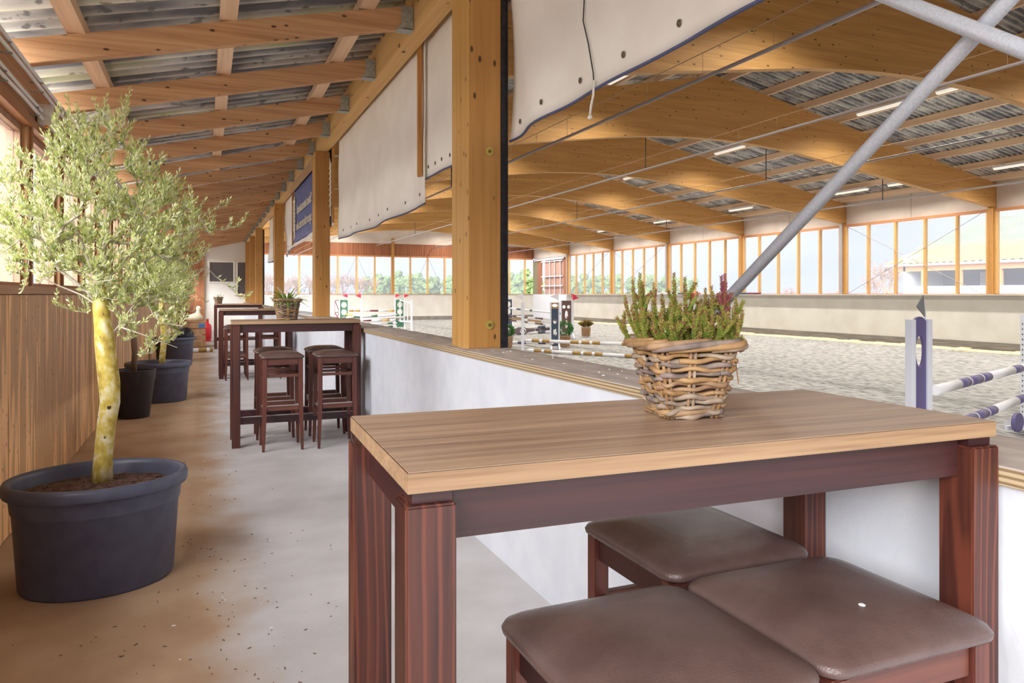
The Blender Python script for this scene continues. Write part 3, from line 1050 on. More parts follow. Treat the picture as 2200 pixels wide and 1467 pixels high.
XC = 1.648
t = canvas('canvas_curtain', 'big cream canvas curtain hanging right of the nearest pillar, with a loose cord', 4.0, 0.9, 2.245, 3.70, XC, 0.014, 4, 0.02, 0.03, seed=1.3, gather=0.03)
MB().tube([(XC - 0.012, 3.02, 3.3), (XC - 0.012, 3.03, 2.8), (XC - 0.013, 3.05, 2.62), (XC - 0.013, 3.0, 2.50), (XC - 0.015, 2.95, 2.35), (XC - 0.02, 2.935, 2.30)], 0.003, 5).build('dark_cord', M['dark_steel'], t, smooth=True)
MB().tube([(XC - 0.018, 2.935, 2.31), (XC - 0.02, 2.94, 2.24), (XC - 0.02, 2.96, 2.20), (XC - 0.02, 2.97, 2.16)], 0.006, 5).ball((XC - 0.02, 2.97, 2.15), 0.012, n=5).build('cord_end', M['canvas'], t, smooth=True)
canvas('canvas_curtain', 'wide cream canvas curtain between the first two pillars, its lower corner hanging free', 5.76, 9.9, 2.08, 3.70, XC, 0.02, 3, 0.0, -0.02, seed=4.1)
canvas('canvas_curtain', 'short cream canvas curtain left of the nearest pillar', 4.40, 5.86, 2.29, 3.70, XC + 0.02, 0.012, 2, 0.0, 0.0, seed=6.2)
canvas('canvas_curtain', 'narrow cream canvas piece beyond the blue banner, beside the third pillar', 15.28, 17.0, 2.30, 3.70, XC, 0.03, 3, -0.12, 0.0, seed=8.8)
canvas('canvas_curtain', 'bunched cream canvas strip hanging left of the third pillar', 18.0, 19.4, 2.2, 3.70, XC, 0.05, 5, 0.0, 0.0, seed=3.3)
canvas('canvas_curtain', 'thin cream canvas strip hanging far left of the bunched canvas', 19.8, 21.0, 2.2, 3.70, XC, 0.05, 5, 0.0, 0.0, seed=2.3)
for y, z0, lb in ((5.83, 2.30, 'upright timber batten pinning the two canvas curtains between the first pillars'), (10.22, 2.32, 'upright timber batten close to the second pillar'),
                  (15.22, 2.32, 'upright timber batten at the far edge of the blue banner'), (19.6, 2.2, 'upright timber batten between the bunched canvas strips')):
    MB().box(1.604, 1.632, y - 0.03, y + 0.03, z0, 3.38).build('batten', M['batten'], label=lb, cat='batten', bevel=0.003)

bn = canvas('banner', 'blue advertising banner seen from behind, pale mirrored lettering beside a rosette strip', 10.36, 15.18, 2.36, 3.70, XC, 0.012, 3, 0.0, 0.0, mat='banner', seed=5.5)
MB().box(XC - 0.004, XC + 0.004, 10.36, 15.18, 2.29, 2.37).build('cream_hem', M['canvas'], bn)


def letters(txt, y_left, z, height, length, parent):
    cu = bpy.data.curves.new('lettering', 'FONT')
    cu.body = txt
    cu.size = 1.0
    cu.extrude = 0.004
    to = bpy.data.objects.new('lettering', cu)
    C.objects.link(to)
    bpy.context.view_layer.update()
    me = bpy.data.meshes.new_from_object(to.evaluated_get(bpy.context.evaluated_depsgraph_get()))
    C.objects.unlink(to)
    bpy.data.objects.remove(to)
    xs_ = [v.co.x for v in me.vertices]
    x0, x1 = min(xs_), max(xs_)
    for v in me.vertices:
        s = (v.co.x - x0) / (x1 - x0)
        # the print faces the arena: read from the walkway it runs mirrored
        v.co = Vector((XC - 0.034 + v.co.z, y_left - length * (1 - s), z + v.co.y * height / 0.7))
    me.materials.clear()
    me.materials.append(M['print'])
    me.name = 'lettering'
    return obj('lettering', me, parent)


letters('Sales International', 14.45, 2.86, 0.17, 2.05, bn)
letters('sporthorses.de', 14.55, 2.56, 0.17, 2.15, bn)
for yc in (14.92, 10.52):
    rs = MB()
    for j in range(8):
        z = 3.14 - j * 0.075
        rs.tube([(XC - 0.03, yc + 0.12 * math.cos(a * 0.524), z + 0.045 * math.sin(a * 0.524)) for a in range(12)], 0.016, 4, closed=True)
    rs.ball((XC - 0.03, yc, 3.18), 0.07, (0.15, 1, 1.1), 6)
    rs.box(XC - 0.036, XC - 0.028, yc - 0.11, yc - 0.06, 2.43, 2.62).box(XC - 0.036, XC - 0.028, yc + 0.04, yc + 0.1, 2.41, 2.62)
    rs.build('rosette_print', M['print'], bn)

# crossed galvanised braces beside the camera
zc, yc, xb = 1.918, 1.096, 1.575
MB().tube([(xb, yc + 1.27, zc - 0.89), (xb, yc - 1.3, zc + 0.92)], 0.0185, 16).build('brace_tube', M['galv'], smooth=True, label='galvanised brace tube rising from behind the heather basket to the roof', cat='tube')
MB().tube([(xb - 0.038, yc + 1.9, zc + 1.35), (xb - 0.038, yc - 1.3, zc - 0.92)], 0.0185, 16).build('brace_tube', M['galv'], smooth=True, label='second galvanised brace tube crossing in front of the long rising one', cat='tube')

# conduits on the left wall
for (z, x, lb) in ((2.655, -0.935, 'topmost white conduit along the left wall plate'), (2.60, -0.93, 'second white conduit from the top, along the left wall plate'),
                   (2.505, -0.955, 'third white conduit from the top, running through the junction box'), (2.455, -0.95, 'lowest white conduit along the left wall plate')):
    t = thing('conduit', lb, 'pipe')
    pts = [(x, -1.5 + j * 0.8, z + 0.006 * math.sin(j * 2.1 + z * 40)) for j in range(36)]
    MB().tube(pts, 0.0115, 8).build('tube', M['conduit'], t, smooth=True)
    for j in range(20):
        y = 2.1 + j * 0.8
        MB().box(-0.99, x + 0.014, y - 0.008, y + 0.008, z - 0.018, z - 0.012).build('clip', M['hanger'], t)
jb = thing('junction_box', 'grey white round junction box on the left conduits', 'box', (-0.93, 5.5, 2.50))
o = MB().lathe([(0.052, -0.05), (0.055, -0.04), (0.055, 0.02), (0.048, 0.03)], 24).build('housing', M['jbox'], jb, smooth=False)
o.rotation_euler = (0, R(90), R(0))
MB().box(-0.05, 0.025, -0.05, 0.05, -0.085, -0.03).build('outlet_block', M['jbox'], jb, bevel=0.006)
MB().lathe([(0.012, -0.10), (0.012, -0.084)], 10, c=(0.0, -0.03)).build('gland', M['orange'], jb)
MB().lathe([(0.012, -0.10), (0.012, -0.084)], 10, c=(0.0, 0.03)).build('gland', M['dark_steel'], jb)

# ================================================================== BAR TABLES
LX, LY, TT = 1.11, 0.485, 1.105


def bar_table(loc, rotz, label):
    t = thing('bar_table', label, 'table', loc, rotz, 'bar tables along the parapet')
    a, b_ = LX / 2, LY / 2
    MB().box(-a, a, -b_, b_, TT - 0.029, TT, 0).build('table_top', M['top'], t, bevel=0.0012)
    e = MB().box(-a - 0.0006, a + 0.0006, -b_ - 0.0006, b_ + 0.0006, TT - 0.0285, TT - 0.0012)
    e.build('edge_band', M['top_edge'], t, bevel=0.0006)
    for sx in (-1, 1):
        for sy in (-1, 1):
            x, y = sx * (a - 0.031), sy * (b_ - 0.031)
            lg = MB().box(x - 0.035, x + 0.035, y - 0.035, y + 0.035, 0.0, 1.060).build('leg', M['maho'], t, bevel=0.003)
            MB().box(x - 0.028 - 0.004 * sx, x + 0.028 - 0.004 * sx, y - 0.028 - 0.004 * sy, y + 0.028 - 0.004 * sy, 1.0605, 1.0755).build('spacer', M['maho_h'], lg)
    for sy in (-1, 1):
        y = sy * (b_ - 0.036)
        MB().box(-a + 0.067, a - 0.067, y - 0.012, y + 0.012, 1.003, 1.0755).build('apron', M['maho_h'], t, bevel=0.0015)
    for sx in (-1, 1):
        x = sx * (a - 0.036)
        MB().box(x - 0.012, x + 0.012, -b_ + 0.067, b_ - 0.067, 1.003, 1.0755).build('apron', M['maho_y'], t, bevel=0.0015)
    for sy in (-1, 1):
        y = sy * (b_ - 0.036)
        fr = MB().box(-a + 0.067, a - 0.067, y - 0.016, y + 0.016, 0.20, 0.262).build('foot_rail', M['maho_h'], t, bevel=0.002)
        MB().box(-a + 0.069, a - 0.069, y - 0.017, y + 0.017, 0.2625, 0.266).build('foot_plate', M['steel'], fr)
    return t


tables = [((0.808, 1.172, 0), R(-1.6), 'nearest bar table with oak top, holding the basket of heather'),
          ((0.775, 7.06, 0), 0.0, 'second bar table with four stools, holding the basket of green straps'),
          ((0.765, 12.72, 0), 0.0, 'third bar table, directly behind the one with four stools'),
          ((0.770, 19.60, 0), 0.0, 'farthest bar table, before the white end wall')]
tb = [bar_table(*a) for a in tables]

# ================================================================== BAR STOOLS
def rsq(h, r, z, n=6):
    r = min(r, h)
    out = []
    for q in range(4):
        cx, cy = [(h - r, h - r), (-h + r, h - r), (-h + r, -h + r), (h - r, -h + r)][q]
        for i in range(n + 1):
            a = math.pi / 2 * (q + i / n)
            out.append((cx + r * math.cos(a), cy + r * math.sin(a), z))
    return out


def bar_stool(loc, rotz, label):
    t = thing('bar_stool', label, 'stool', loc, rotz, 'brown leather bar stools')
    hs = 0.178
    prof = [(hs - 0.010, 0.788, .03), (hs, 0.794, .034), (hs + 0.002, 0.802, .036), (hs - 0.002, 0.810, .036), (hs - 0.012, 0.817, .04), (hs - 0.035, 0.828, .05),
            (hs - 0.065, 0.838, .05), (hs - 0.09, 0.842, .04), (0.05, 0.844, .03), (0.01, 0.8445, .01)]
    MB().rings([rsq(h, r, z) for h, z, r in prof]).build('seat', M['leather'], t, smooth=True)
    q = 0.148
    for sx in (-1, 1):
        for sy in (-1, 1):
            x, y = sx * q, sy * q
            l = MB()
            l.rings([[(x + sx * o + dx * wd, y + sy * o + dy * wd, z) for dx, dy in ((-1, -1), (1, -1), (1, 1), (-1, 1))]
                     for z, wd, o in ((0, 0.0105, 0.012), (0.12, 0.014, 0.009), (0.30, 0.0175, 0.004), (0.5, 0.018, 0.0), (0.787, 0.018, 0.0))])
            l.build('leg', M['stool'], t, bevel=0.002)
    for k, (nm, z0, z1, th) in enumerate((('apron', 0.735, 0.787, 0.010), ('upper_rail', 0.630, 0.655, 0.009), ('foot_rail', 0.345, 0.385, 0.011))):
        for s in (-1, 1):
            b1 = MB().box(-q + 0.019, q - 0.019, s * q - th, s * q + th, z0, z1).build(nm, M['stool_h'], t, bevel=0.0015)
            dz = 0.0 if k < 2 else 0.03
            b2 = MB().box(s * q - th, s * q + th, -q + 0.019, q - 0.019, z0 - dz, z1 - dz).build(nm, M['maho_y'], t, bevel=0.0015)
            if k == 2:
                MB().box(-q + 0.02, q - 0.02, s * q - th - 0.001, s * q + th + 0.001, z1 + 0.0005, z1 + 0.005).build('foot_plate', M['steel'], b1)
                MB().box(s * q - th - 0.001, s * q + th + 0.001, -q + 0.02, q - 0.02, z1 - dz + 0.0005, z1 - dz + 0.005).build('foot_plate', M['steel'], b2)
    return t


spots = [(0.622, 0.950, 0.6, 'bar stool nearest the camera on the left, its seat with a faint round stain'),
         (0.990, 0.955, -0.5, 'bar stool nearest the camera on the right, white speck on its seat'),
         (0.985, 1.340, 0.4, 'bar stool behind the front pair, half hidden under the nearest table'),
         (0.618, 6.725, 0.0, 'front left stool at the second table, nearest its left leg'),
         (1.075, 6.70, 0.0, 'front right stool at the second table, beside the parapet'),
         (0.605, 7.30, 0.0, 'rear left stool at the second table, behind the front left one'),
         (1.075, 7.30, 0.0, 'rear right stool at the second table, against the parapet'),
         (0.46, 12.35, 0.0, 'left stool at the third table, seen through the second table'),
         (0.95, 12.35, 0.0, 'right stool at the third table, near the parapet'),
         (0.46, 12.95, 0.0, 'back left stool at the third table'),
         (0.95, 12.95, 0.0, 'back right stool at the third table')]
s0 = bar_stool((spots[0][0], spots[0][1], 0), R(spots[0][2]), spots[0][3])
for x, y, rz, lb in spots[1:]:
    dup(s0, (x, y, 0), R(rz), lb)

# specks on the near seats
MB().lathe([(0.006, 0.0), (0.0065, 0.002), (0.004, 0.004)], 10).build('paint_drop', M['paper'], loc=(0.972, 0.872, 0.8395), label='small white drop on the seat of the right front stool', cat='drop')

# ================================================================== BASKETS AND THEIR PLANTS
def sq_path(hx, hy, r, n=7, off=None):
    """rounded rectangle path, list of (x, y, nx, ny)"""
    out = []
    for q in range(4):
        cx, cy = [(hx - r, hy - r), (-hx + r, hy - r), (-hx + r, -hy + r), (hx - r, -hy + r)][q]
        for i in range(n):
            a = math.pi / 2 * (q + i / (n - 1))
            out.append((cx + r * math.cos(a), cy + r * math.sin(a), math.cos(a), math.sin(a)))
        nx_ = [(-hx + r, hy - r), (-hx + r, -hy + r), (hx - r, -hy + r), (hx - r, hy - r)][q]
        a = math.pi / 2 * (q + 1)
        for i in range(1, 8):
            s = i / 8
            out.append((cx + (nx_[0] - cx) * s + r * math.cos(a), cy + (nx_[1] - cy) * s + r * math.sin(a), math.cos(a), math.sin(a)))
    return out


def basket(loc, rotz, label, h0, h1, ht, rows, rod, rr, nst, group):
    t = thing('wicker_basket', label, 'basket', loc, rotz, group)
    rnd = random.Random(int(h0 * 1e4))

    def half(z):
        return h0 + (h1 - h0) * (z / ht) ** 1.05
    N = len(sq_path(1, 1, .3))
    stk = [i * N / nst for i in range(nst)]
    for row in range(rows):
        z = rod * 1.1 + row * (ht - 3.2 * rod) / rows
        h = half(z)
        base = sq_path(h, h, h * rr)
        pts, rad = [], []
        ph = row % 2
        for i in range(N * 3):
            s = i / 3
            a, b_ = base[int(s) % N], base[(int(s) + 1) % N]
            f = s - int(s)
            k = s / N * nst
            o = rod * 0.85 * math.cos(math.pi * (k + ph))
            zz = z + 0.0022 * math.sin(s * 0.5 + row * 2.1) + 0.0015 * math.sin(s * 1.3 + row)
            nx_, ny_ = a[2] + (b_[2] - a[2]) * f, a[3] + (b_[3] - a[3]) * f
            pts.append((a[0] + (b_[0] - a[0]) * f + nx_ * o, a[1] + (b_[1] - a[1]) * f + ny_ * o, zz))
            rad.append(rod * (0.82 + 0.13 * math.sin(s * 0.37 + row * 1.7)))
        cut = rnd.randrange(len(pts))
        pts, rad = pts[cut:] + pts[:cut], rad[cut:] + rad[:cut]
        wv = MB()
        seg = len(pts) // 3
        for q in range(3):
            sl = slice(q * seg, (q + 1) * seg + 1)
            wv.tube(pts[sl] + ([pts[0]] if q == 2 else []), rad[sl] + ([rad[0]] if q == 2 else []), 7, rnd.randrange(4))
        wv.build('weaver', M['wattle'], t, smooth=True)
    for s in stk:
        i = int(s) % N
        for dq in (-0.6, 0.6):
            pts = []
            for z in (0.002, ht * 0.33, ht * 0.66, ht - rod):
                hh = half(z)
                b_ = sq_path(hh, hh, hh * rr)
                a, c = b_[i], b_[(i + 1) % N]
                tx, ty = -a[3], a[2]
                pts.append((a[0] + tx * dq * rod * 1.3, a[1] + ty * dq * rod * 1.3, z))
            MB().tube(pts, rod * 0.62, 6).build('stake', M['wattle'][rnd.choice((0, 2, 3))], t, smooth=True)
    # braided rim and foot: long rods that climb over one another
    for (zb, ext, cnt, rk) in ((ht, 0.012, 10, 1.05), (0.004, 0.003, 8, 0.9)):
        h = half(max(zb, 0.0)) + ext * (h1 / 0.11)
        base = sq_path(h, h, h * rr)
        for q in range(cnt):
            pts, rad = [], []
            span = N * 0.30
            for i in range(17):
                s = q * N / cnt + span * i / 16
                a, b_ = base[int(s) % N], base[(int(s) + 1) % N]
                f = s - int(s)
                u = i / 16
                o = rod * (1.3 * math.sin(math.pi * u) - 0.9)
                dz = rod * (-1.9 + 3.2 * u) if zb > 0.05 else rod * (0.7 + 1.6 * u)
                pts.append((a[0] + (b_[0] - a[0]) * f + a[2] * o, a[1] + (b_[1] - a[1]) * f + a[3] * o, max(zb + dz, rod * 0.85)))
                rad.append(rod * rk * (0.75 + 0.35 * math.sin(math.pi * u)))
            MB().tube(pts, rad, 8).build('rim_rod' if zb > 0.05 else 'foot_rod', M['wattle'][q % 4 if q % 3 else 2], t, smooth=True)
    hb = half(0) - rod
    MB().rings([rsq(hb, hb * 0.4, 0.003), rsq(hb, hb * 0.4, 0.008)]).build('base', M['wattle'][1], t)
    hh = half(ht * 0.75) - rod * 1.6
    MB().rings([rsq(hb - 0.001, hb * 0.4, 0.010), rsq(hh, hh * 0.4, ht * 0.78)]).build('soil', M['soil'], t)
    return t


BX, BYY, BRZ = 0.862, 1.196, R(-13)
bk = basket((BX, BYY, TT), BRZ, 'square willow basket of heather on the nearest bar table', 0.054, 0.082, 0.142, 14, 0.0060, 0.30, 12, 'willow baskets on the bar tables')
tgp = MB().box(-0.001, 0.001, -0.010, 0.010, -0.062, 0.0, 0).box(-0.0014, 0.0014, -0.008, 0.006, -0.036, -0.024, 1).mesh('price_tag', [M['tag'], M['ink']])
tg = obj('hang_tag', tgp, None, (BX + 0.099, BYY - 0.030, TT + 0.122), R(62), label='small brown card tag hanging from the rim of the heather basket', cat='tag')
tg.rotation_euler = (R(4), R(-7), R(-40))
MB().tube([(0, 0, -0.004), (-0.004, 0.003, 0.012), (-0.010, 0.004, 0.026)], 0.0007, 4).build('string', M['wire'], tg)

# heather: one mesh per sprig
ht = thing('heather', 'green to rust coloured heather growing in the willow basket on the nearest table', 'plant', (BX, BYY, TT + 0.11), 0)
rnd = random.Random(11)


def sprig(tip, base, bend, dens, pink):
    mb = MB()
    b0, p3 = Vector(base), Vector(tip)
    mid = b0.lerp(p3, 0.45) + Vector(bend)
    L = (p3 - b0).length
    nseg = 10
    pts = []
    for i in range(nseg + 1):
        t = i / nseg
        pts.append(b0 * (1 - t) ** 2 + mid * 2 * t * (1 - t) + p3 * t * t)
    mb.tube(pts, [0.0013 - 0.0007 * i / nseg for i in range(nseg + 1)], 5, 2)
    cnt = int(L * dens)
    for i in range(cnt):
        t = 0.06 + 0.94 * i / cnt
        k = min(int(t * nseg), nseg - 1)
        f = t * nseg - k
        p = pts[k].lerp(pts[k + 1], f)
        ax = (pts[k + 1] - pts[k]).normalized()
        s1 = ax.orthogonal().normalized()
        s2 = ax.cross(s1)
        a = i * 2.4 + rnd.uniform(-0.3, 0.3)
        out = s1 * math.cos(a) + s2 * math.sin(a)
        ln = rnd.uniform(0.0068, 0.0092) * (1.0 if t < 0.92 else 0.75)
        d = (out * 0.80 + ax * 0.75).normalized() * ln
        wv = ax.cross(out).normalized() * ln * 0.30
        up = d.cross(wv).normalized() * ln * 0.2
        c = rnd.random()
        if pink and t > 0.45:
            m = 4 if c < 0.75 else 3
        elif t < 0.4:
            m = 0 if c < 0.55 else 1
        elif t < 0.72:
            m = 1 if c < 0.6 else 2 if c < 0.85 else 0
        else:
            m = 2 if c < 0.45 else 3 if c < 0.72 else 1
        mb.add([p, p + d * 0.5 + wv, p + d, p + d * 0.5 - wv, p + d * 0.45 + up, p + d * 0.45 - up * 0.5],
               [(0, 1, 4), (1, 2, 4), (2, 3, 4), (3, 0, 4), (0, 5, 1), (1, 5, 2), (2, 5, 3), (3, 5, 0)], m)
    return mb


def view_xyz(du, dv, dep):
    """offset seen from the camera: right, up, away (metres) -> world offset"""
    return Vector((CY * du + SY * dep, -SY * du + CY * dep, dv))


# tips (right, height above basket base, depth) in metres, as the sprigs stand in the photograph
tips = [(-.118, .232, -.01), (-.098, .262, .01), (-.075, .258, .03), (-.085, .275, .0), (-.06, .255, -.02), (-.048, .245, .02), (-.015, .276, .0), (.012, .268, .02),
        (.0, .235, -.03), (-.03, .225, -.04), (.055, .245, .02), (.062, .25, .0), (.092, .274, .01), (.088, .27, .02), (.105, .232, .03), (.118, .228, .02), (.126, .205, .0),
        (.118, .2, .02), (.024, .215, -.05), (.035, .21, -.05), (.05, .205, -.05), (-.105, .215, -.02), (-.09, .205, -.04), (-.07, .2, -.05), (-.05, .21, -.05), (-.035, .2, -.06),
        (.075, .21, -.03), (.085, .2, -.04), (.1, .21, -.02), (.065, .225, .03), (-.02, .205, .04), (.01, .2, -.06), (.03, .235, .04), (-.065, .225, .05), (.11, .19, -.03),
        (-.11, .2, .04), (.08, .235, .05), (-.01, .22, .0), (-.04, .235, .0), (.045, .22, .0), (.07, .185, -.055), (-.02, .185, -.06), (-.055, .185, -.06), (.1, .18, -.05)]
pinks = {5, 12, 13}
for i, (du, hz, dep) in enumerate(tips):
    tip = view_xyz(du * 0.95 - 0.004, hz - 0.11, dep)
    bs = view_xyz(du * 0.42 + rnd.uniform(-.012, .012), 0.0, dep * 0.7 + rnd.uniform(-.01, .01))
    bend = view_xyz(du * 0.30 + rnd.uniform(-.012, .012), -0.014, dep * 0.2)
    mb_ = sprig(tip, bs, bend, 1150, i in pinks)
    for q in range(2):
        t_ = rnd.uniform(.35, .75)
        p_ = bs.lerp(tip, t_) + bend * 2 * t_ * (1 - t_)
        ms = sprig(p_ + view_xyz(rnd.uniform(-.028, .028), rnd.uniform(.022, .042), rnd.uniform(-.02, .02)), p_, view_xyz(0, -.003, 0), 1100, i in pinks)
        mb_.add(ms.v, ms.f)
        mb_.m[-len(ms.m):] = ms.m
    mb_.build('sprig', HEATH, ht)
for i in range(34):
    du, dep = rnd.uniform(-.07, .07), rnd.uniform(-.06, .055)
    bs = view_xyz(du * 0.7, 0.0, dep * 0.8)
    tip = view_xyz(du * 1.15 + rnd.uniform(-.02, .02), rnd.uniform(0.045, 0.085), dep + rnd.uniform(-.015, .01))
    sprig(tip, bs, view_xyz(rnd.uniform(-.008, .008), 0, 0), 1100, False).build('sprig', HEATH, ht)

bk2 = basket((0.70, 7.06, TT), R(8), 'tall willow basket of arching green leaves on the second bar table', 0.076, 0.106, 0.185, 15, 0.0058, 0.45, 12, 'willow baskets on the bar tables')
dup(bk2, (0.31, 19.6, TT), R(20), 'tiny distant willow basket on the farthest bar table', scale=0.85)


def strap_plant(loc, label, nleaf, ln, seed):
    t = thing('strap_leaf_plant', label, 'plant', loc, 0, 'green strap leaved plants in baskets')
    rn = random.Random(seed)
    for i in range(nleaf):
        a = rn.uniform(0, 6.28)
        L = ln * rn.uniform(0.6, 1.15)
        rise = rn.uniform(0.35, 1.0)
        o = Vector((math.cos(a), math.sin(a), 0))
        pts = []
        for j in range(7):
            s = j / 6
            pts.append(o * (0.02 + L * s * (1.15 - 0.45 * rise)) + Vector((0, 0, L * rise * s * 1.1 - L * 0.8 * s * s * (1.1 - 0.6 * rise))))
        sd = Vector((-o.y, o.x, 0))
        wd = [0.004, 0.007, 0.008, 0.008, 0.006, 0.004, 0.0008]
        vs = []
        for p, q in zip(pts, wd):
            vs += [p - sd * q, p + Vector((0, 0, -0.003)), p + sd * q]
        fs = []
        for j in range(6):
            b_ = 3 * j
            fs += [(b_, b_ + 1, b_ + 4, b_ + 3), (b_ + 1, b_ + 2, b_ + 5, b_ + 4)]
        MB().add(vs, fs).build('leaf', GRASS if rn.random() < 0.75 else GRASS2, t, smooth=True)
    for i in range(7):
        a, L = rn.uniform(0, 6.28), ln * rn.uniform(0.8, 1.1)
        o = Vector((math.cos(a), math.sin(a), 0))
        MB().tube([o * 0.02, o * L * 0.35 + Vector((0, 0, L * 0.5)), o * L * 0.6 + Vector((0, 0, L * 0.75))], 0.0022, 4).build('stem', M['bark_twig'], t)
    return t


strap_plant((0.70, 7.06, TT + 0.155), 'arching green strap leaves in the basket on the second bar table', 60, 0.21, 5)
strap_plant((0.31, 19.6, TT + 0.13), 'small dark leafy plant in the distant basket', 36, 0.15, 9)

# white boards on the ledge beyond the second pillar
for i, (y, x, rz) in enumerate(((11.3, 1.51, 4), (12.3, 1.50, -6), (13.4, 1.50, 5), (14.6, 1.51, -3))):
    MB().box(-0.13, 0.13, -0.42, 0.42, 0, 0.02).build('white_board', M['paper'], loc=(x, y, 1.0225), rotz=R(rz),
            label='%s white board lying flat on the ledge beyond the second pillar' % ('nearest', 'second nearest', 'third nearest', 'farthest')[i], cat='board', group='white boards on the ledge', bevel=0.003)

# ================================================================== PLANTERS AND OLIVE TREES
def planter(loc, rotz, label, group='oval anthracite planters'):
    t = thing('planter', label, 'planter', loc, rotz, group)
    n = 56
    o = [(0.315, .27, 0.0), (0.322, .277, .012), (0.345, .30, 0.352), (0.350, .305, .358), (0.352, .307, .366), (0.358, .314, .43)]
    rg = [[(a * math.cos(6.2832 * j / n), b_ * math.sin(6.2832 * j / n), z) for j in range(n)] for a, b_, z in o]
    i_ = [(0.345, .30, .47), (0.338, .293, .43), (0.334, .289, .415)]
    rim = [(0.358, .314, .432), (0.381, .338, .436), (0.386, .343, .446), (0.386, .343, .476), (0.379, .336, .492), (0.365, .322, .495), (0.352, .309, .486), (0.345, .302, .47)]
    rr_ = [[(a * math.cos(6.2832 * j / n), b_ * math.sin(6.2832 * j / n), z) for j in range(n)] for a, b_, z in rim + i_[1:]]
    MB().rings(rg, cap1=False).build('body', M['pot'], t, smooth=True)
    MB().rings(rr_, cap0=False, cap1=False).build('rim', M['pot'], t, smooth=True)
    sv = []
    rn = random.Random(4)
    mb = MB()
    mb.rings([[(a * math.cos(6.2832 * j / n), b_ * math.sin(6.2832 * j / n), z + rn.uniform(-.004, .004)) for j in range(n)] for a, b_, z in ((0.334, .289, .425), (0.2, .17, .438), (0.09, .08, .446), (0.02, .02, .450))], cap0=False)
    mb.build('soil', M['soil'], t)
    ch = MB()
    for i in range(420):
        r_, a = math.sqrt(rn.random()), rn.uniform(0, 6.28)
        x, y = 0.30 * r_ * math.cos(a), 0.255 * r_ * math.sin(a)
        z = 0.425 + 0.02 * (1 - r_) + 0.006
        T = Matrix.Translation((x, y, z)) @ Matrix.Rotation(rn.uniform(0, 6.28), 4, 'Z') @ Matrix.Rotation(rn.uniform(-.5, .5), 4, 'X')
        q = rn.uniform(.006, .016)
        ch.box(-q, q, -q * .35, q * .35, -.002, .002, rn.randrange(2), T)
    ch.build('bark_chips', [M['soil'], M['ink']], t, kind='stuff')
    return t


pl = planter((-0.462, 3.955, 0), R(6), 'nearest oval anthracite planter holding the big olive tree')

TREE_SEED = 21


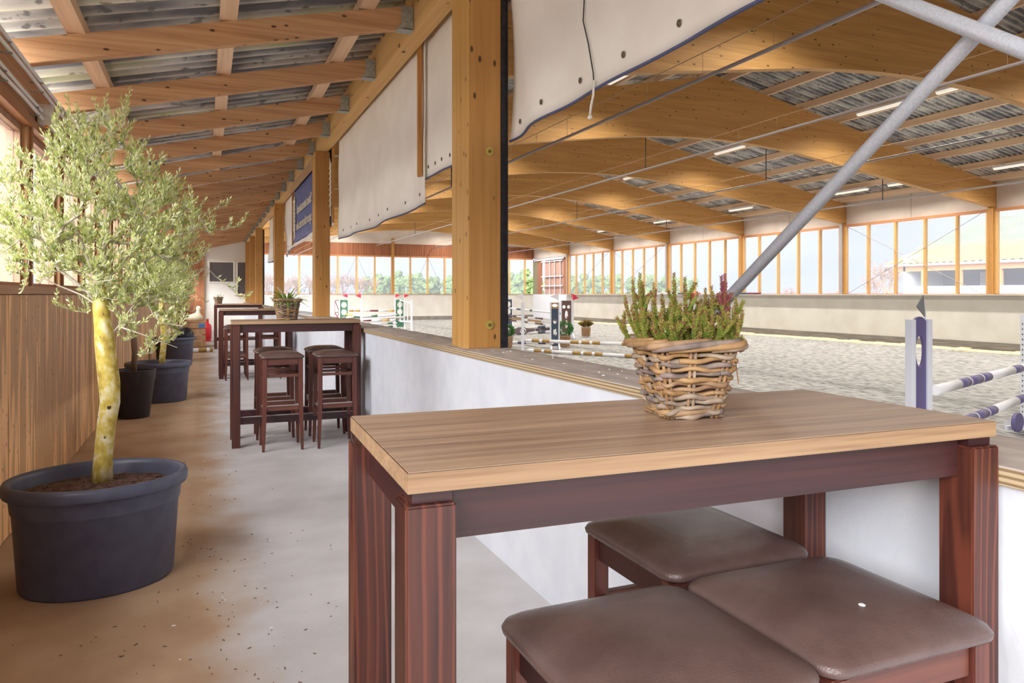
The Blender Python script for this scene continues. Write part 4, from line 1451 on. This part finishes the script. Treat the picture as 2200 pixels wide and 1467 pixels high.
def grow_olive(base, label):
    """olive tree: trunk path, then twigs grown to points of the crown; base is the world position of the trunk foot"""
    rn = random.Random(TREE_SEED)
    ot = thing('olive_tree', label, 'tree', base, 0, 'olive trees in planters')
    tp = [Vector(p) for p in ((0, 0, -0.02), (0.004, 0, .10), (0.018, -.005, .26), (0.034, -.005, .37), (0.030, 0, .46), (0.020, 0, .56), (0.010, 0, .66), (0.004, 0, .74), (-0.006, 0, .82), (-0.010, 0.005, .92))]
    rad = [.047, .041, .041, .044, .047, .046, .043, .039, .035, .026]
    MB().tube(tp, rad, 16).build('trunk', M['lichen'], ot, smooth=True)
    # limbs (points relative to the trunk foot; x right-ish, y away)
    limbs = [[tp[6], Vector((0.07, -.01, .73)), Vector((0.115, -.02, .80)), Vector((0.15, -.02, .85))],
             [tp[8], Vector((-.06, -.03, .90)), Vector((-.17, -.05, 1.0)), Vector((-.24, -.06, 1.14)), Vector((-.27, -.06, 1.35))],
             [tp[8], Vector((-.09, .05, .88)), Vector((-.20, .08, .93)), Vector((-.31, .06, 1.0))],
             [tp[9], Vector((.0, .04, 1.08)), Vector((.03, .06, 1.30)), Vector((.02, .05, 1.52))],
             [tp[9], Vector((.08, -.02, 1.02)), Vector((.17, -.04, 1.16)), Vector((.22, -.05, 1.34))],
             [tp[8], Vector((.10, .06, .93)), Vector((.24, .10, 1.02)), Vector((.36, .10, 1.12))],
             [tp[9], Vector((-.05, -.10, 1.06)), Vector((-.10, -.16, 1.22)), Vector((-.12, -.17, 1.42))],
             [limbs_r for limbs_r in (Vector((0.15, -.02, .85)), Vector((.25, -.05, .90)), Vector((.36, -.06, .93)), Vector((.46, -.05, 1.02)))],
             [Vector((0.07, -.01, .73)), Vector((.16, -.08, .70)), Vector((.26, -.12, .66)), Vector((.33, -.13, .63))]]
    nodes = [(p, -1) for p in (tp[6],)]
    nodes, par = [], []
    rads = {}
    for l in limbs:
        prev = -1
        for i in range(len(l) - 1):
            for s in range(3):
                q = l[i].lerp(l[i + 1], s / 3)
                nodes.append(q)
                par.append(prev)
                prev = len(nodes) - 1
        nodes.append(l[-1])
        par.append(prev)
    nlimb = len(nodes)
    tg_ = []
    while len(tg_) < 640:
        a, b_, c = rn.uniform(-1, 1), rn.uniform(-1, 1), rn.uniform(-1, 1)
        r2 = a * a + b_ * b_ + c * c
        if r2 > 1 or r2 < 0.10:
            continue
        p = Vector((0.01 + 0.50 * a, 0.36 * b_, 1.27 + 0.50 * c))
        # the crown droops on the right and is thinner low on the left
        if p.z < 0.98 and p.x < -0.02 and rn.random() < 0.6:
            continue
        if p.z > 1.5 and abs(p.x + 0.03) > 0.55 * (1.85 - p.z) + .10:
            continue
        if p.x > 0.12 and p.z > 1.62 - (p.x - 0.12) * 1.1:
            continue
        if p.x > 0.30 and p.z < 0.98:
            continue
        tg_.append(p)
    for i in range(46):
        tg_.append(Vector((rn.uniform(.08, .36), rn.uniform(-.2, .1), rn.uniform(.64, .95))))
    tg_.append(Vector((.62, -.05, .86)))
    tg_.append(Vector((.60, -.05, 1.22)))
    tg_.append(Vector((.54, -.05, 1.33)))
    tg_.append(Vector((.10, .0, 1.80)))
    tg_.append(Vector((.02, .0, 1.76)))
    tg_.append(Vector((.17, .02, .58)))
    tg_.append(Vector((.22, .02, .60)))
    ctr = Vector((0, 0, 1.0))
    tg_.sort(key=lambda p: (p - ctr).length)
    tips_ = []
    for p in tg_:
        best, bd = 0, 9
        for i, q in enumerate(nodes):
            d = (p - q).length + 0.25 * max(0.0, (q - ctr).length - (p - ctr).length + 0.03)
            if d < bd:
                best, bd = i, d
        q = nodes[best]
        L = (p - q).length
        k = max(1, int(L / 0.055))
        prev = best
        sag = Vector((rn.uniform(-.2, .2), rn.uniform(-.2, .2), rn.uniform(-.35, .05))) * L
        for i in range(1, k + 1):
            s = i / k
            nodes.append(q.lerp(p, s) + sag * s * (1 - s) + Vector((rn.uniform(-1, 1), rn.uniform(-1, 1), rn.uniform(-1, 1))) * 0.005)
            par.append(prev)
            prev = len(nodes) - 1
        tips_.append(prev)
    cnt = [0] * len(nodes)
    for t in tips_:
        i = t
        while i >= 0:
            cnt[i] += 1
            i = par[i]
    kids = {}
    for i, p in enumerate(par):
        if p >= 0:
            kids.setdefault(p, []).append(i)
    tw = MB()
    lm = MB()

    def rr2(i):
        return 0.0010 + 0.00085 * math.sqrt(cnt[i])
    seen = set()
    starts = [i for i in range(len(nodes)) if par[i] < 0]
    stack = [(i, None) for i in starts]
    while stack:
        i, pre = stack.pop()
        pts, rd = ([nodes[pre], nodes[i]], [rr2(i), rr2(i)]) if pre is not None else ([nodes[i]], [rr2(i)])
        while i in kids:
            ks = sorted(kids[i], key=lambda k: -cnt[k])
            for o in ks[1:]:
                stack.append((o, i))
            i = ks[0]
            pts.append(nodes[i])
            rd.append(rr2(i))
        if len(pts) > 1:
            big = rd[0] > 0.006
            (lm if big else tw).tube(pts, rd, 8 if big else 4)
    lm.build('limbs', M['bark_twig'], ot, smooth=True, kind='stuff')
    tw.build('twigs', M['bark_twig'], ot, kind='stuff')
    lf = MB()
    sh = MB()

    def leaf(p, d, ln, m):
        d = d.normalized()
        sd = d.cross(Vector((rn.uniform(-1, 1), rn.uniform(-1, 1), rn.uniform(-.3, 1)))).normalized()
        up = sd.cross(d).normalized()
        wd = ln * 0.17
        lf.add([p, p + d * ln * .55 + sd * wd + up * wd * .35, p + d * ln + up * ln * .05, p + d * ln * .55 - sd * wd + up * wd * .35, p + d * ln * .5],
               [(0, 1, 4), (1, 2, 4), (2, 3, 4), (3, 0, 4)], m)
    for t in tips_:
        i = t
        first = True
        st = 0
        while i >= 0 and st < 3 and i >= nlimb:
            p = nodes[i]
            q = nodes[par[i]] if par[i] >= 0 else p - Vector((0, 0, .05))
            ax = (p - q).normalized() if (p - q).length > 1e-5 else Vector((0, 0, 1))
            ax = (ax + Vector((0, 0, .75))).normalized()
            s1 = ax.orthogonal().normalized()
            npair = 3 if first else 2
            for j in range(npair):
                a = rn.uniform(0, 6.28)
                o = s1 * math.cos(a) + ax.cross(s1) * math.sin(a)
                pos = q.lerp(p, (j + .5) / npair)
                for sg in (1, -1):
                    c = rn.random()
                    leaf(pos, o * sg * 0.55 + ax * 0.85, rn.uniform(.020, .034), 0 if c < .4 else 1 if c < .68 else 2 if c < .84 else 3)
            if first:
                for j in range(3):
                    leaf(p, ax + Vector((rn.uniform(-.4, .4), rn.uniform(-.4, .4), .3)), rn.uniform(.022, .033), rn.choice((0, 0, 1)))
            first = False
            st += 1
            i = par[i]
    # short erect shoots with paired leaves
    for t in tips_:
        for q in range(2 if rn.random() < .75 else 1):
            b0 = nodes[t] if q == 0 else nodes[max(par[t], 0)].lerp(nodes[t], rn.random())
            ax = Vector((rn.gauss(0, .38), rn.gauss(0, .38), 1.0)) + (nodes[t] - Vector((0, 0, 1.1))).normalized() * .45
            ax.normalize()
            L = rn.uniform(.035, .085)
            e = b0 + ax * L
            sh.tube([b0, b0.lerp(e, .5) + Vector((rn.uniform(-1, 1), rn.uniform(-1, 1), 0)) * .004, e], [.0011, .0009, .0006], 4)
            s1 = ax.orthogonal().normalized()
            s2 = ax.cross(s1)
            k = int(L / .017) + 1
            a = rn.uniform(0, 6.28)
            for j in range(k):
                a += 1.57
                o = s1 * math.cos(a) + s2 * math.sin(a)
                for sg in (1, -1):
                    c = rn.random()
                    leaf(b0.lerp(e, (j + .6) / k), o * sg * 0.52 + ax * 0.85, rn.uniform(.018, .031), 0 if c < .45 else 1 if c < .72 else 2 if c < .84 else 3)
            leaf(e, ax, .026, 0)
    sh.build('shoots', M['bark_twig'], ot, kind='stuff')
    lf.build('foliage', LEAF, ot, kind='stuff')
    return ot


ol = grow_olive((-0.452, 3.99, 0.455), 'big nearest olive tree with yellow lichened trunk in the nearest planter')

pl2 = dup(pl, (-0.535, 10.25, 0), R(0), 'second oval anthracite planter, behind the black nursery pot')
dup(ol, (-0.50, 10.3, 0.455), R(28), 'second olive tree, half hidden behind the nearest crown', scale=0.9)
pl3 = dup(pl, (-0.55, 16.0, 0), R(10), 'farthest oval planter, with the black bag beside its trunk')
dup(ol, (-0.55, 16.0, 0.455), R(-35), 'farthest olive tree along the left wall', scale=0.88)
bg = MB()
bg.lathe([(0.12, 0.0), (0.17, .06), (0.16, .16), (0.10, .24), (0.05, .27)], 14)
bg.v = [(x * (1 + 0.12 * math.sin(i * 1.7)), y * (1 + 0.12 * math.cos(i * 2.3)), z) for i, (x, y, z) in enumerate(bg.v)]
bg.build('plastic_bag', M['bag'], loc=(-0.36, 15.98, 0.412), smooth=True, label='black crumpled plastic bag on the farthest planter', cat='bag')

bp = thing('nursery_pot', 'round black nursery pot with pale streaks, between the first two planters', 'pot', (-0.715, 8.99, 0))
MB().lathe([(0.150, 0), (0.158, .01), (0.205, .40), (0.212, .405), (0.222, .51), (0.226, .515), (0.218, .52), (0.212, .50), (0.20, .42)], 40, cap1=False).build('body', M['pot_black'], bp, smooth=True)
MB().lathe([(0.205, .44), (0.02, .455)], 30, cap0=False).build('soil', M['soil'], bp)
MB().tube([(0, 0, .44), (0.01, 0, .7), (-0.01, .02, 1.0)], 0.03, 10).build('stub_trunk', M['trunk'], bp, smooth=True)

# end of the walkway: gas bottle, crate with bird figure, pole on the floor
gb = thing('gas_bottle', 'red gas bottle standing on the floor left of the far tables', 'bottle', (0.055, 22.7, 0))
MB().lathe([(0.115, 0.0), (0.115, .04), (0.10, .05), (0.125, .07), (0.128, .40), (0.115, .455), (0.07, .50), (0.04, .52), (0.035, .56)], 28).build('body', M['red'], gb, smooth=True)
MB().box(0.0, 0.05, -.02, .02, .5, .64).build('valve_guard', M['red'], gb)
MB().lathe([(0.02, .56), (0.022, .60), (0.03, .605), (0.03, .63)], 10).build('valve', M['brass'], gb)
cr = thing('wooden_crate', 'pale wooden crate by the left wall, under the bird figure', 'crate', (-0.24, 20.3, 0))
for i in range(4):
    MB().box(-.26, .26, -.22, -.2, .02 + i * .155, .155 + i * .155).build('slat', M['crate'], cr)
    MB().box(.24, .26, -.2, .2, .02 + i * .155, .155 + i * .155).build('slat', M['crate'], cr)
    MB().box(-.26, -.24, -.2, .2, .02 + i * .155, .155 + i * .155).build('slat', M['crate'], cr)
MB().box(-.26, .26, -.22, .22, .64, .66).build('lid', M['crate'], cr)
MB().box(.262, .266, -.18, -.02, .5, .6).box(0.1, .24, -.226, -.221, .50, .60).build('blue_label', M['blue'], cr)
gs = thing('bird_figure', 'cream ceramic bird figure sitting on the wooden crate', 'figurine', (-0.26, 20.3, 0.66))
MB().rings([[(cx + r_ * sx * math.cos(6.2832 * j / 16), r_ * math.sin(6.2832 * j / 16), z) for j in range(16)] for cx, r_, sx, z in
            ((0, .10, 1.5, 0), (0, .14, 1.6, .06), (0.01, .13, 1.6, .12), (.05, .09, 1.4, .17), (.10, .055, 1.1, .21), (.11, .045, 1, .26), (.11, .05, 1, .29), (.115, .055, 1.15, .32), (.115, .045, 1.1, .36), (.11, .015, 1, .385))]).build('body', M['goose'], gs, smooth=True)
MB().rings([[(.16 + x, .015 * math.cos(a * 1.0472) * s, .325 + .012 * math.sin(a * 1.0472) * s) for a in range(6)] for x, s in ((0, 1), (.05, .6), (.075, .15))]).build('beak', M['orange_p'], gs)
MB().rings([[(-.17 - x, .05 * math.cos(a * .785) * s, .10 + x * .5 + .03 * math.sin(a * .785) * s) for a in range(8)] for x, s in ((0, 1), (.08, .8), (.15, .3))]).build('tail', M['goose'], gs)


# ================================================================== SHOW JUMPS
def pole(p0, p1, cols, label, bands, group=None, r=0.052):
    t = thing('jump_pole', label, 'pole', (0, 0, 0), 0, group)
    p0, p1 = Vector(p0), Vector(p1)
    s = 0.0
    tot = sum(b_[1] for b_ in bands)
    for c, ln in bands:
        a, b_ = p0.lerp(p1, s / tot), p0.lerp(p1, (s + ln) / tot)
        MB().tube([a, b_], r, 14).build('band', M[c], t, smooth=False)
        s += ln
    for o in t.children:
        for pg in o.data.polygons:
            pg.use_smooth = len(pg.vertices) == 4
    return t


def flag(parent, x, y, z, col, sx=1):
    if col == 'flag_grey':
        MB().tube([(x, y, z), (x, y, z + 0.09)], 0.010, 6).build('flag_stick', M['white'], parent)
        MB().prism([(x, z + 0.02), (x - 0.03, z + 0.26), (x - 0.13, z + 0.14)], 1, y - 0.006, y + 0.006).build('flag', M[col], parent)
        return
    MB().tube([(x, y, z), (x, y, z + 0.34)], 0.010, 6).build('flag_stick', M['white'], parent)
    MB().prism([(x, z + 0.33), (x + 0.30 * sx, z + 0.21), (x, z + 0.09)], 1, y - 0.006, y + 0.006).build('flag', M[col], parent)


def feet(parent, x, y=0.0, mat_='white', span=0.40):
    for s in (-1, 1):
        MB().prism([(y + s * 0.03, 0.02), (y + s * span, 0.0), (y + s * span, 0.05), (y + s * 0.03, 0.22)], 0, x - 0.03, x + 0.03).build('foot', M[mat_], parent)


def stand_post(loc, rotz, label, fl=None, sx=1, h=1.68, group=None, ft=True):
    t = thing('jump_stand', label, 'jump stand', loc, rotz, group)
    MB().box(-0.05, 0.05, -0.05, 0.05, 0.0, h).build('post', M['white'], t, bevel=0.004)
    k = MB()
    for i in range(18):
        k.box(-0.052, -0.05, -0.010, 0.010, 0.25 + i * .075, 0.275 + i * .075)
    k.build('peg_holes', M['rod'], t, kind='stuff')
    if ft:
        feet(t, 0.0)
        MB().box(-0.3, 0.3, -0.03, 0.03, 0.0, 0.06).build('cross_foot', M['white'], t)
    if fl:
        flag(t, 0, 0, h, fl, sx)
    return t


def holed_panel(parent, w_, z0, z1, col, holes, arch=False, name='panel'):
    """upright board in the x-z plane with real openings (holes: cx, cz, rx, rz)"""
    bm = bmesh.new()
    nx_, nz_ = 28, 110
    me = bpy.data.meshes.new(name)
    vs, fs, idx = [], [], {}
    def vid(i, j):
        if (i, j) not in idx:
            idx[(i, j)] = len(vs)
            x, z = -w_ / 2 + w_ * i / nx_, z0 + (z1 - z0) * j / nz_
            for cx, cz, rx, rz in holes:
                d = math.hypot((x - cx) / rx, (z - cz) / rz)
                if 0.75 < d < 1.25:
                    x, z = cx + (x - cx) / d, cz + (z - cz) / d
                    break
            if arch and j > nz_ - 8:
                z = z1 - (nz_ - j) * (z1 - z0) / nz_ + 0.05 * (1 - (2 * i / nx_ - 1) ** 2)
            vs.append((x, 0, z))
        return idx[(i, j)]
    for i in range(nx_):
        for j in range(nz_):
            xc, zc_ = -w_ / 2 + w_ * (i + .5) / nx_, z0 + (z1 - z0) * (j + .5) / nz_
            if any(math.hypot((xc - cx) / rx, (zc_ - cz) / rz) < 1 for cx, cz, rx, rz in holes):
                continue
            fs.append((vid(i, j), vid(i + 1, j), vid(i + 1, j + 1), vid(i, j + 1)))
    o = MB().add(vs, fs).build(name, M[col], parent)
    md = o.modifiers.new('thick', 'SOLIDIFY')
    md.thickness = 0.03
    md.offset = 0
    return o


def stand_wing(loc, rotz, label, col, holes, w_=0.5, h=1.68, fl=None, sx=1, arch=False, cap=None, group=None, feetcol='white', frame='white', upw=0.05):
    t = thing('jump_stand', label, 'jump stand', loc, rotz, group)
    for s in (-1, 1):
        MB().box(s * w_ / 2 - (upw if s < 0 else 0), s * w_ / 2 + (upw if s > 0 else 0), -0.045, 0.045, 0.0, h).build('post', M[frame], t, bevel=0.004)
        feet(t, s * (w_ / 2 + 0.02), 0, feetcol)
    z1 = h - 0.02 if not cap else h - 0.22
    holed_panel(t, w_ - 0.002, 0.12, z1, col, holes, arch)
    if cap:
        holed_panel(t, w_ - 0.002, z1 + 0.003, h - 0.01, cap, [(0, h - 0.11, 0.1, 0.06)], name='cap_panel')
    if fl:
        flag(t, w_ / 2, 0, h, fl, sx)
    return t


def g_(u, d, z=SAND):
    x, y = at(u, d)
    return (x, y, z)


circ = [(0, 1.38, .15, .16), (0, 0.98, .15, .16), (0, 0.58, .15, .16)]
# far oxer with the green wings
A_ = [stand_wing(g_(739, 40.5), R(-8), 'green jump wing with round openings, left of the far green pair', 'green', circ, 0.42, fl='flag_red', sx=-1),
      stand_wing(g_(859, 41.5), R(-8), 'green jump wing with round openings, right of the far green pair', 'green', circ, 0.46, fl='flag_red', sx=1),
      stand_post(g_(776, 38.5), R(-10), 'white jump post with red flag, in front of the left green wing', 'flag_red', -1),
      stand_post(g_(849, 43.5), R(-10), 'white jump post with red flag, just left of the right green wing', 'flag_red', 1),
      stand_post(g_(884, 39.5), R(-10), 'white jump post without a flag, rightmost of the far green jump')]
gt = thing('gate_panel', 'white slatted wing panel beside the rightmost post of the far green jump', 'jump panel', g_(872, 41.0), R(-60))
for i in range(4):
    MB().box(-0.45 + i * .3 - .02, -0.45 + i * .3 + .02, -.02, .02, .5, 1.45 + .06 * (3 - i)).build('slat', M['white'], gt)
MB().box(-.47, .47, -.025, .025, .42, .5).build('bottom_rail', M['white'], gt)
MB().prism([(-.47, 1.62), (.47, 1.44), (.47, 1.50), (-.47, 1.68)], 1, -.025, .025).build('top_rail', M['white'], gt)
lw = thing('jump_stand', 'white wing with burgundy lattice at the left end of the far green jump', 'jump stand', g_(724.5, 41.5), R(-8))
for s in (-1, 1):
    MB().box(s * .17 - .035, s * .17 + .035, -.04, .04, 0, 1.66).build('post', M['white'], lw)
for (xa, za, xb_, zb) in ((-.13, 1.62, .13, .95), (.13, .95, -.13, .45), (-.13, .95, .13, .45), (-.13, .95, .13, .95), (-.13, 1.62, .13, 1.62), (-.13, .45, .13, .45), (-.13, .45, -.13, 1.62), (.13, .45, .13, 1.62)):
    MB().tube([(xa, 0, za), (xb_, 0, zb)], .02, 6).build('lattice_bar', M['burgundy'], lw)


def px_pole(u0, d0, z0, u1, d1, z1, label, bands, **kw):
    return pole(g_(u0, d0, z0), g_(u1, d1, z1), None, label, bands, **kw)


GR = 'poles of the far green jump'
px_pole(745, 41, .42, 848, 43, .38, 'top amber white and burgundy pole of the far green jump', [('orange_p', 1), ('white_pole', .2), ('orange_p', .8), ('white_pole', 1.5), ('burgundy', 1.3), ('white_pole', 1.6), ('orange_p', 1.1)], group=GR)
px_pole(744, 40.2, .24, 776, 38.6, .22, 'short amber and white pole at the left green wing', [('orange_p', 1), ('white_pole', 1)], group=GR)
px_pole(744, 40.0, .08, 852, 41.2, .20, 'long white pole with green bands, second of the far green jump', [('white_pole', .8), ('green', .8), ('white_pole', 1.2), ('green', .7), ('white_pole', 2.2)], group=GR)
px_pole(778, 38.4, .04, 868, 40.0, .10, 'plain cream pole slanting across the far green jump', [('white_pole', 1)], group=GR)
px_pole(746, 40.2, -.10, 850, 41.2, -.10, 'white burgundy and amber pole in the middle of the far green jump', [('orange_p', .8), ('white_pole', 1.3), ('burgundy', 1), ('white_pole', 1.4), ('orange_p', 1), ('white_pole', .8)], group=GR)
px_pole(778, 39.2, -.26, 852, 40.8, -.26, 'white pole with one green band low on the far green jump', [('burgundy', .9), ('white_pole', 2), ('green', .6), ('white_pole', .5)], group=GR)
px_pole(778, 38.8, -.42, 852, 40.5, -.42, 'lowest white pole with green end of the far green jump', [('white_pole', 3), ('green', .6), ('white_pole', .5)], group=GR)

# jump right of the nearest pillar
stand_wing(g_(1093, 45.5), R(-12), 'navy wing with cream ovals, half hidden by the nearest pillar', 'navy', [(0, 1.35, .12, .17), (0, .9, .12, .17)], .4)
stand_post(g_(1123, 25.7), R(-18), 'white jump post with a white flag, just right of the nearest pillar', 'flag_white', -1, ft=False)
stand_wing(g_(1192, 26.2), R(-22), 'navy jump wing with an ochre top, right of the white flagged post', 'navy', [(0, 1.0, .06, .09), (.03, .62, .05, .12), (-.03, .62, .0301, .1)], .25, fl='flag_white', sx=-1, cap='ochre')
stand_wing(g_(1217, 35.5), R(-20), 'brown jump wing with round and slot openings behind the green bush', 'brown', [(-.12, 1.36, .075, .085), (.1, 1.36, .075, .085), (0, .98, .075, .2), (0, .52, .075, .2)], .46, fl='flag_red', sx=1)
stand_post(g_(1230, 33.0), R(-15), 'white jump post with red flag, beside the brown wing', 'flag_red', 1, 1.6)
GB = 'brown and white poles behind the white flagged post'
W_ = 'white_pole'
px_pole(1094, 45.4, .48, 1212, 35.7, .38, 'top white pole with navy bands behind the white flagged post', [(W_, 1), ('navy', .5), (W_, 1), ('navy', .3), (W_, 2.4), ('navy', .5)], group=GB)
px_pole(1094, 45.4, .02, 1212, 35.7, .05, 'upper brown and white pole behind the white flagged post', [('brown', 1), (W_, .6), ('brown', .7), (W_, .8), ('brown', .8), (W_, .8), ('brown', .4), (W_, .6)], group=GB)
px_pole(1094, 45.4, -.14, 1212, 35.7, -.10, 'ochre and white pole below the upper brown pole', [('ochre', 1.6), (W_, .5), ('ochre', 1.3), (W_, 1.8)], group=GB)
px_pole(1094, 45.4, -.26, 1212, 35.7, -.24, 'lower brown and white pole behind the white flagged post', [('brown', 1), (W_, .6), ('brown', .7), (W_, .8), ('brown', .8), (W_, .8), ('brown', .4), (W_, .6)], group=GB)
GN = 'navy and white poles between post and navy wing'
px_pole(1060, 31, -.18, 1187, 26.4, .19, 'upper navy and white pole slanting up to the navy wing', [('navy', .9), (W_, 1.1), ('navy', .6), (W_, .9), ('navy', .5), (W_, .4)], group=GN)
px_pole(1060, 31, -.40, 1187, 26.4, .00, 'second navy and white pole slanting up to the navy wing', [('navy', .9), (W_, 1.1), ('navy', .6), (W_, .9), ('navy', .5), (W_, .4)], group=GN)
px_pole(1060, 29, -.56, 1187, 26.0, -.38, 'lowest navy and white pole slanting up to the navy wing', [('navy', .9), (W_, 1.1), ('navy', .6), (W_, .9), ('navy', .5), (W_, .4)], group=GN)
pf = thing('filler_plank', 'brown filler plank with cream rings between the navy and white poles', 'jump panel', (0, 0, 0))
a0, a1 = Vector(g_(1062, 30.5, -.24)), Vector(g_(1184, 26.6, .06))
T_ = (a1 - a0).normalized()
MB().prism([(0, -.11), ((a1 - a0).length, -.11), ((a1 - a0).length, .11), (0, .11)], 1, -.015, .015).build('plank', M['brown'], pf)
for q in (.28, .55, .8):
    c0 = (a1 - a0).length * q
    MB().tube([(c0 + .22 * math.cos(a * .524), -.02, .09 * math.sin(a * .524)) for a in range(12)], .02, 5, closed=True).build('ring', M['white_pole'], pf)
pf.location = a0
pf.rotation_euler = (0, -math.asin(T_.z), math.atan2(T_.y, T_.x))
GO = 'ochre and white poles in front of the flagged post'
OW = [(W_, .45), ('ochre', .48), (W_, .18), ('ochre', .48), (W_, 1.3), ('ochre', .5), (W_, .17), ('ochre', .48), (W_, .17), ('ochre', .46), (W_, 1.25), ('ochre', .46), (W_, .16), ('ochre', .4), (W_, .4)]
px_pole(1129, 25.5, -.26, 1392, 23.2, -.26, 'raised ochre and white pole right of the white flagged post', OW, group=GO, r=.058)
px_pole(1134, 25.2, SAND + .05, 1400, 22.4, SAND + .05, 'ochre and white pole lying on the sand below the raised one', OW, group=GO, r=.058)
stand_post(g_(1400, 20.6), R(-20), 'white jump post hidden behind the heather basket, only its foot showing', None)
stand_post(g_(1492, 20.8), R(-20), 'white jump post with red flag behind the left half of the heather', 'flag_red', -1)
stand_post(g_(1573, 20.0), R(-20), 'white jump post behind the right edge of the heather', None)
stand_post(g_(1552, 21.5), R(-20), 'white jump post behind the heather, left of the one at its edge', 'flag_red', -1, 1.6)
# poles in the far right along the sill
pole((XR - 0.222, 28.4, 1.381), (XR - 0.222, 38.0, 1.381), None, 'long black white and red pole lying along the far sill', [('burgundy', .6), ('navy', 1), (W_, 1.5), ('flag_red', .6), ('navy', .8), (W_, 1.4), ('flag_red', .5)], r=.045)

# potted bushes by the jump
def bush(loc, label, leafm, rad, hgt, seed, spiky):
    t = thing('potted_bush', label, 'plant', loc)
    MB().lathe([(0.17, 0), (0.19, .02), (0.22, .38), (0.235, .39), (0.235, .43), (0.21, .43), (0.20, .38)], 20, cap1=False).build('pot', M['crate'], t, smooth=True)
    k = MB()
    for z in (.06, .14, .22, .30):
        k.lathe([(0.195 + z * .085, z - .012), (0.205 + z * .085, z), (0.195 + z * .085, z + .012)], 20, cap0=False, cap1=False)
    k.build('woven_bands', M['wattle'][0], t, kind='stuff')
    rn = random.Random(seed)
    lf = MB()
    for i in range(900):
        v = Vector((rn.gauss(0, 1), rn.gauss(0, 1), rn.gauss(0, 1))).normalized()
        if spiky:
            v.z = abs(v.z) + .5
            v.normalize()
            p, d = Vector((0, 0, .38)) + v * rad * rn.uniform(.2, .7), v
            ln = rad * .5
        else:
            p, d = Vector((0, 0, .40 + hgt * .5)) + Vector((v.x * rad, v.y * rad, v.z * hgt * .55)) * rn.uniform(.6, 1), (v + Vector((rn.uniform(-.6, .6),) * 3))
            ln = .07
        d = d.normalized()
        sd = d.orthogonal().normalized() * ln * (.06 if spiky else .35)
        lf.add([p, p + d * ln * .5 + sd, p + d * ln, p + d * ln * .5 - sd], [(0, 1, 2), (0, 2, 3)], 0)
    lf.build('foliage', leafm, t, kind='stuff')
    return t


bush(g_(1213, 27.6), 'round green bush in a woven pot beside the navy wing', BUSH, .30, .55, 3, False)
bush(g_(1259, 34.4), 'dry brown grassy bush in a woven pot, right of the brown wing', BUSH2, .42, .5, 4, True)
bush(g_(1089, 27.0), 'low green bush at the foot of the nearest pillar jump', BUSH, .26, .45, 6, False)

# purple jump at the right edge
D0, D1 = g_(1974, 7.9), g_(2204, 10.7)
stand_wing(D0, R(0), 'purple panelled jump wing with an oval opening and grey flag', 'purple', [(0, 1.36, .062, .17)], .19, 1.70, fl='flag_grey', sx=-1, arch=True, upw=.06, feetcol='purple')
sp = stand_post(D1, R(-20), 'white jump post with peg holes at the right edge, purple round feet beside it', 'flag_red', 1)
for dy in (-.34, .02):
    dsc = thing('foot_disc', 'purple round disc at the foot of the right edge post, %s one' % ('nearer' if dy < 0 else 'farther'), 'disc', (D1[0] - .30 - dy * .5, D1[1] + dy - .1, SAND))
    o = MB().lathe([(0.13, -.03), (0.14, -.02), (0.14, .02), (0.13, .03)], 24).build('disc', M['purple'], dsc)
    o.rotation_euler = (R(90), 0, R(10))
    o.location = (0, 0, .14)
PU = [(W_, 1.0), ('purple', .42), (W_, .05), ('purple', .55), (W_, .05), ('purple', .42), (W_, 1.4), ('purple', .5), (W_, .5)]
da, db = Vector(D0), Vector(D1)
cup = (db - da).normalized()
pole(da + Vector((.22, -.02, .93)) + cup * 0.0, db + Vector((-.10, -.08, .93)), None, 'upper white and purple pole of the jump at the right edge', PU, 'white and purple poles at the right edge', .055)
pole(da + Vector((.22, -.12, .52)), db + Vector((-.10, -.12, .52)), None, 'lower white and purple pole of the jump at the right edge', PU, 'white and purple poles at the right edge', .055)
pole((-0.55, 18.3, .055), (0.17, 18.42, .055), None, 'white and ochre pole lying on the walkway floor before the far table', [('white_pole', 1.2), ('ochre', .5), (W_, .2), ('ochre', .2)], r=.05)

# crumbs on the walkway and on the ledge
rn = random.Random(8)
db_ = MB()
for i in range(260):
    x = min(1.3, max(-.9, rn.gauss(0.05, .28)))
    y = rn.choice((rn.uniform(2.0, 4.4), rn.uniform(2.0, 4.4), rn.uniform(5, 12)))
    if (x + .46) ** 2 / .16 + (y - 3.95) ** 2 / .14 < 1:
        continue
    T = Matrix.Translation((x, y, .0015)) @ Matrix.Rotation(rn.uniform(0, 6.28), 4, 'Z')
    q = rn.uniform(.002, .008)
    db_.box(-q, q, -q * .3, q * .3, -.0015, .0015, int(rn.random() > .9), T)
db_.build('floor_crumbs', [M['trunk'], M['paper']], label='dry leaf crumbs and soil bits scattered on the walkway floor', cat='crumbs', kind='stuff')
dl = MB()
for i in range(46):
    x, y = rn.uniform(1.38, 1.64), rn.choice((rn.uniform(1.6, 4.0), rn.uniform(2.4, 4.0), rn.uniform(4, 9)))
    T = Matrix.Translation((x, y, 1.0235)) @ Matrix.Rotation(rn.uniform(0, 6.28), 4, 'Z')
    q = rn.uniform(.0015, .007)
    dl.box(-q, q, -q * .5, q * .5, -.0015, .001, 0, T)
dl.build('ledge_crumbs', [M['paper']], label='white flakes of old paint scattered on the ledge', cat='crumbs', kind='stuff')
